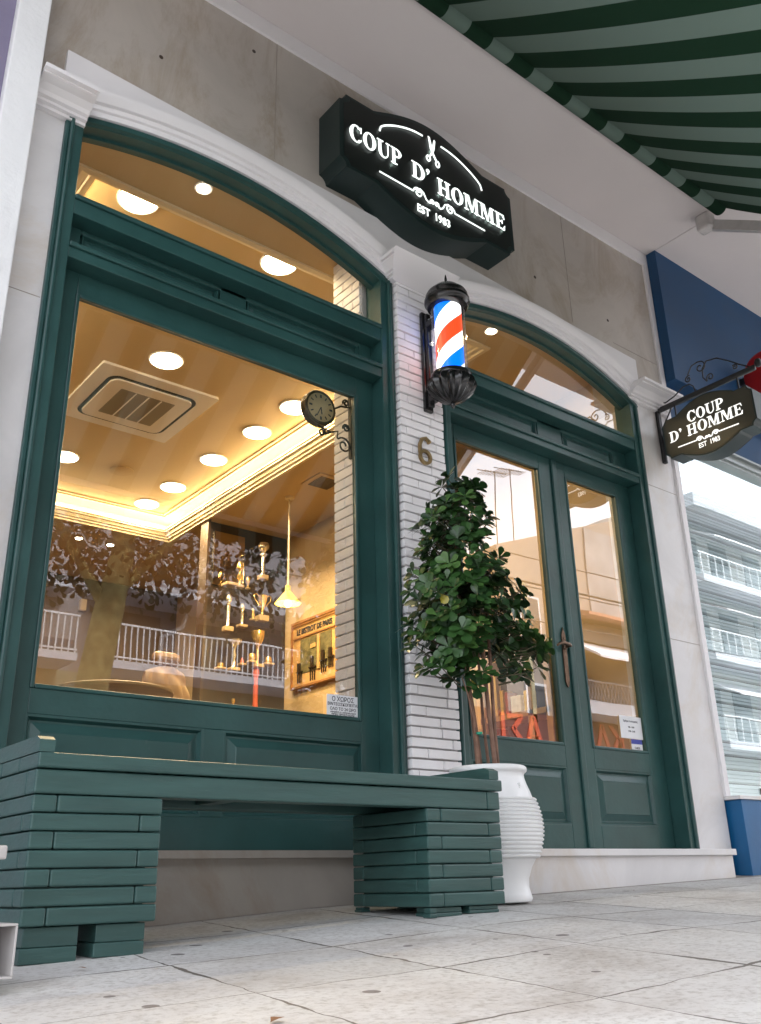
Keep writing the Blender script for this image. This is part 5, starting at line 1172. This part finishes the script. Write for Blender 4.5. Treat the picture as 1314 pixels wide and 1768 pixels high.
ks = thing('orange_letter_sign', 'dark shop sign with big orange letters across the street', 'sign', (22, -14.8, 4))
MB().box(18.6, 26.6, -15.38, -15.30, 3.0, 4.74).build('sign_board', mat('sign_dark_red', (.10, .03, .02), .6), ks)
M['orange'] = mat('orange_letter', (.42, .06, .02), .5)
for s, x in (('ΚΛΕ', 24.4), ('ΑΣΙ', 20.6)): mb = MB(); text_into(mb, s, 1.15, lambda a, b, d: (x - a, -15.29 + d, 3.80 + b), .02, bold=.03); mb.build('lettering', 'orange', ks)
bcn = thing('balcony_block', 'grey apartment block with deep balconies across the street', 'building', (36, YW, 0))
MB().box(30.4, 60, YW - 6, YW + .2, 0, 14.2).build('wall', 'bC', bcn)
MB().box(30.2, 60, YW, YW + 1.8, 13.4, 13.9).build('roof_slab', 'slab', bcn)
for z in (4.2, 7.4, 10.4):
    MB().box(30.4, 60, YW + .2, YW + 1.6, z, z + .3).build('balcony_slab', 'slab', bcn)
    mb = MB(); mb.box(30.4, 60, YW + 1.5, YW + 1.53, z + 1.15, z + 1.2)
    for i in range(60): mb.box(30.5 + i * .5, 30.53 + i * .5, YW + 1.5, YW + 1.53, z + .3, z + 1.15)
    mb.build('railing', 'rail', bcn)
    MB().prism([(0, z + 2.7), (1.5, z + 2.0), (1.5, z + 2.06), (0, z + 2.78)], lambda a, b, d: (31.5 + d, YW + .2 + a, b), 0, 5).build('house_awning', 'canvas', bcn)
    for x in (31.2, 33.4, 36.0, 38.6, 41.5, 45): MB().box(x, x + 1.3, YW + .201, YW + .24, z + .3, z + 2.5).build('window', 'greyglass', bcn)
# overhead cables
for i, (z, sag, y, lb) in enumerate(((6.15, .35, -8.2, 'highest sagging cable'), (5.75, .45, -8.3, 'thick middle sagging cable'), (5.45, .3, -8.1, 'lowest sagging cable'), (4.9, .25, -8.6, 'cable near the balcony level'))):
    pts = [(lerp(4, 40, t), y, z + 1.2 * t - sag * 4 * t * (1 - t)) for t in [k / 20 for k in range(21)]]
    tag(MB().tube(pts, .025 if i == 1 else .014, 6).build('overhead_cable', 'iron', None, origin=pts[0]), lb + ' over the street', 'cable', 'cables over the street')
# street tree (reflected in the big window)
st_ = thing('street_tree', 'street tree with thick trunk and spreading leaves, mirrored in the big window', 'tree', (3.75, -6.0, -.2))
MB().tube([(3.62, -6.0, -.2), (3.70, -6.0, 1.0), (3.78, -6.0, 2.2), (3.90, -6.0, 3.1), (4.02, -6.0, 3.9)], [.24, .20, .175, .165, .12], 14).build('trunk', mat('bark', (.30, .27, .12), .9, var=.45, vscale=7, bump=.6, bscale=12), st_)
mb = MB()
for (a, b) in (((3.85, -6, 3.1), (2.5, -6.2, 4.8)), ((3.9, -6, 3.2), (5.6, -6.1, 4.9)), ((4.0, -6, 3.8), (4.6, -5.0, 5.8)), ((4.0, -6, 3.8), (3.6, -7.2, 6))):
    a, b = Vector(a), Vector(b); mb.tube([tuple(a), tuple(a.lerp(b, .5) + Vector((0, 0, .15))), tuple(b)], [.07, .045, .02], 7)
mb.build('limb', bpy.data.materials['bark'], st_)
mb = MB(); tl_ = Vector
for _ in range(760):
    v = Vector((random.gauss(0, 1), random.gauss(0, 1), random.gauss(0, 1))).normalized() * random.random() ** .35
    c = Vector((4.35 + v.x * 2.9, -6.0 + v.y * 1.9, 5.35 + v.z * 1.75))
    if c.z < 3.55 + .25 * math.sin(c.x * 2.6) + .1 * abs(c.x - 4): c.z = 3.75 + random.random() * .8
    for q in range(13):
        p = c + Vector((random.gauss(0, .2), random.gauss(0, .2), random.gauss(0, .17))); d = Vector((random.uniform(-1, 1), random.uniform(-1, 1), random.uniform(-1.2, .3)))
        add_leaf(mb, p, d, Vector((random.uniform(-.5, .5), random.uniform(-.5, .5), 1)), random.uniform(.08, .14), 0)
for _ in range(170):    # drooping leaf sprays along the bottom of the crown
    c = Vector((random.uniform(2.2, 6.4), -6 + random.uniform(-.6, .6), random.uniform(3.35, 3.9)))
    for q in range(5):
        add_leaf(mb, c + Vector((random.gauss(0, .13), random.gauss(0, .1), random.gauss(0, .12))), Vector((random.uniform(-1, 1), random.uniform(-.5, .5), random.uniform(-1.4, -.1))), Vector((random.uniform(-.5, .5), 1, .3)), random.uniform(.08, .13), 0)
mb.build('crown', mat('tree_leaf', (.022, .035, .014), .6), st_)

# litter on the paving
M['dry'] = mat('dry_leaf_brown', (.22, .10, .04), .8, var=.3, vscale=40)
for x, y, a, lb in ((.98, -1.86, .6, 'curled brown dry leaf on the paving at the lower left'), (1.02, -.95, 2.2, 'tiny dark dry leaf by the corner joint near the left bench foot'), (3.95, -.42, 1.0, 'small dry leaf on the paving before the door step')):
    mb = MB(); add_leaf(mb, Vector((x, y, gz(x, y) + .006)), Vector((math.cos(a), math.sin(a), .12)), Vector((0, 0, 1)), .045 if y < -1.5 else .03, 0)
    tag(mb.build('dry_leaf', 'dry', None, origin=(x, y, gz(x, y))), lb, 'leaf', 'dry leaves on the paving')
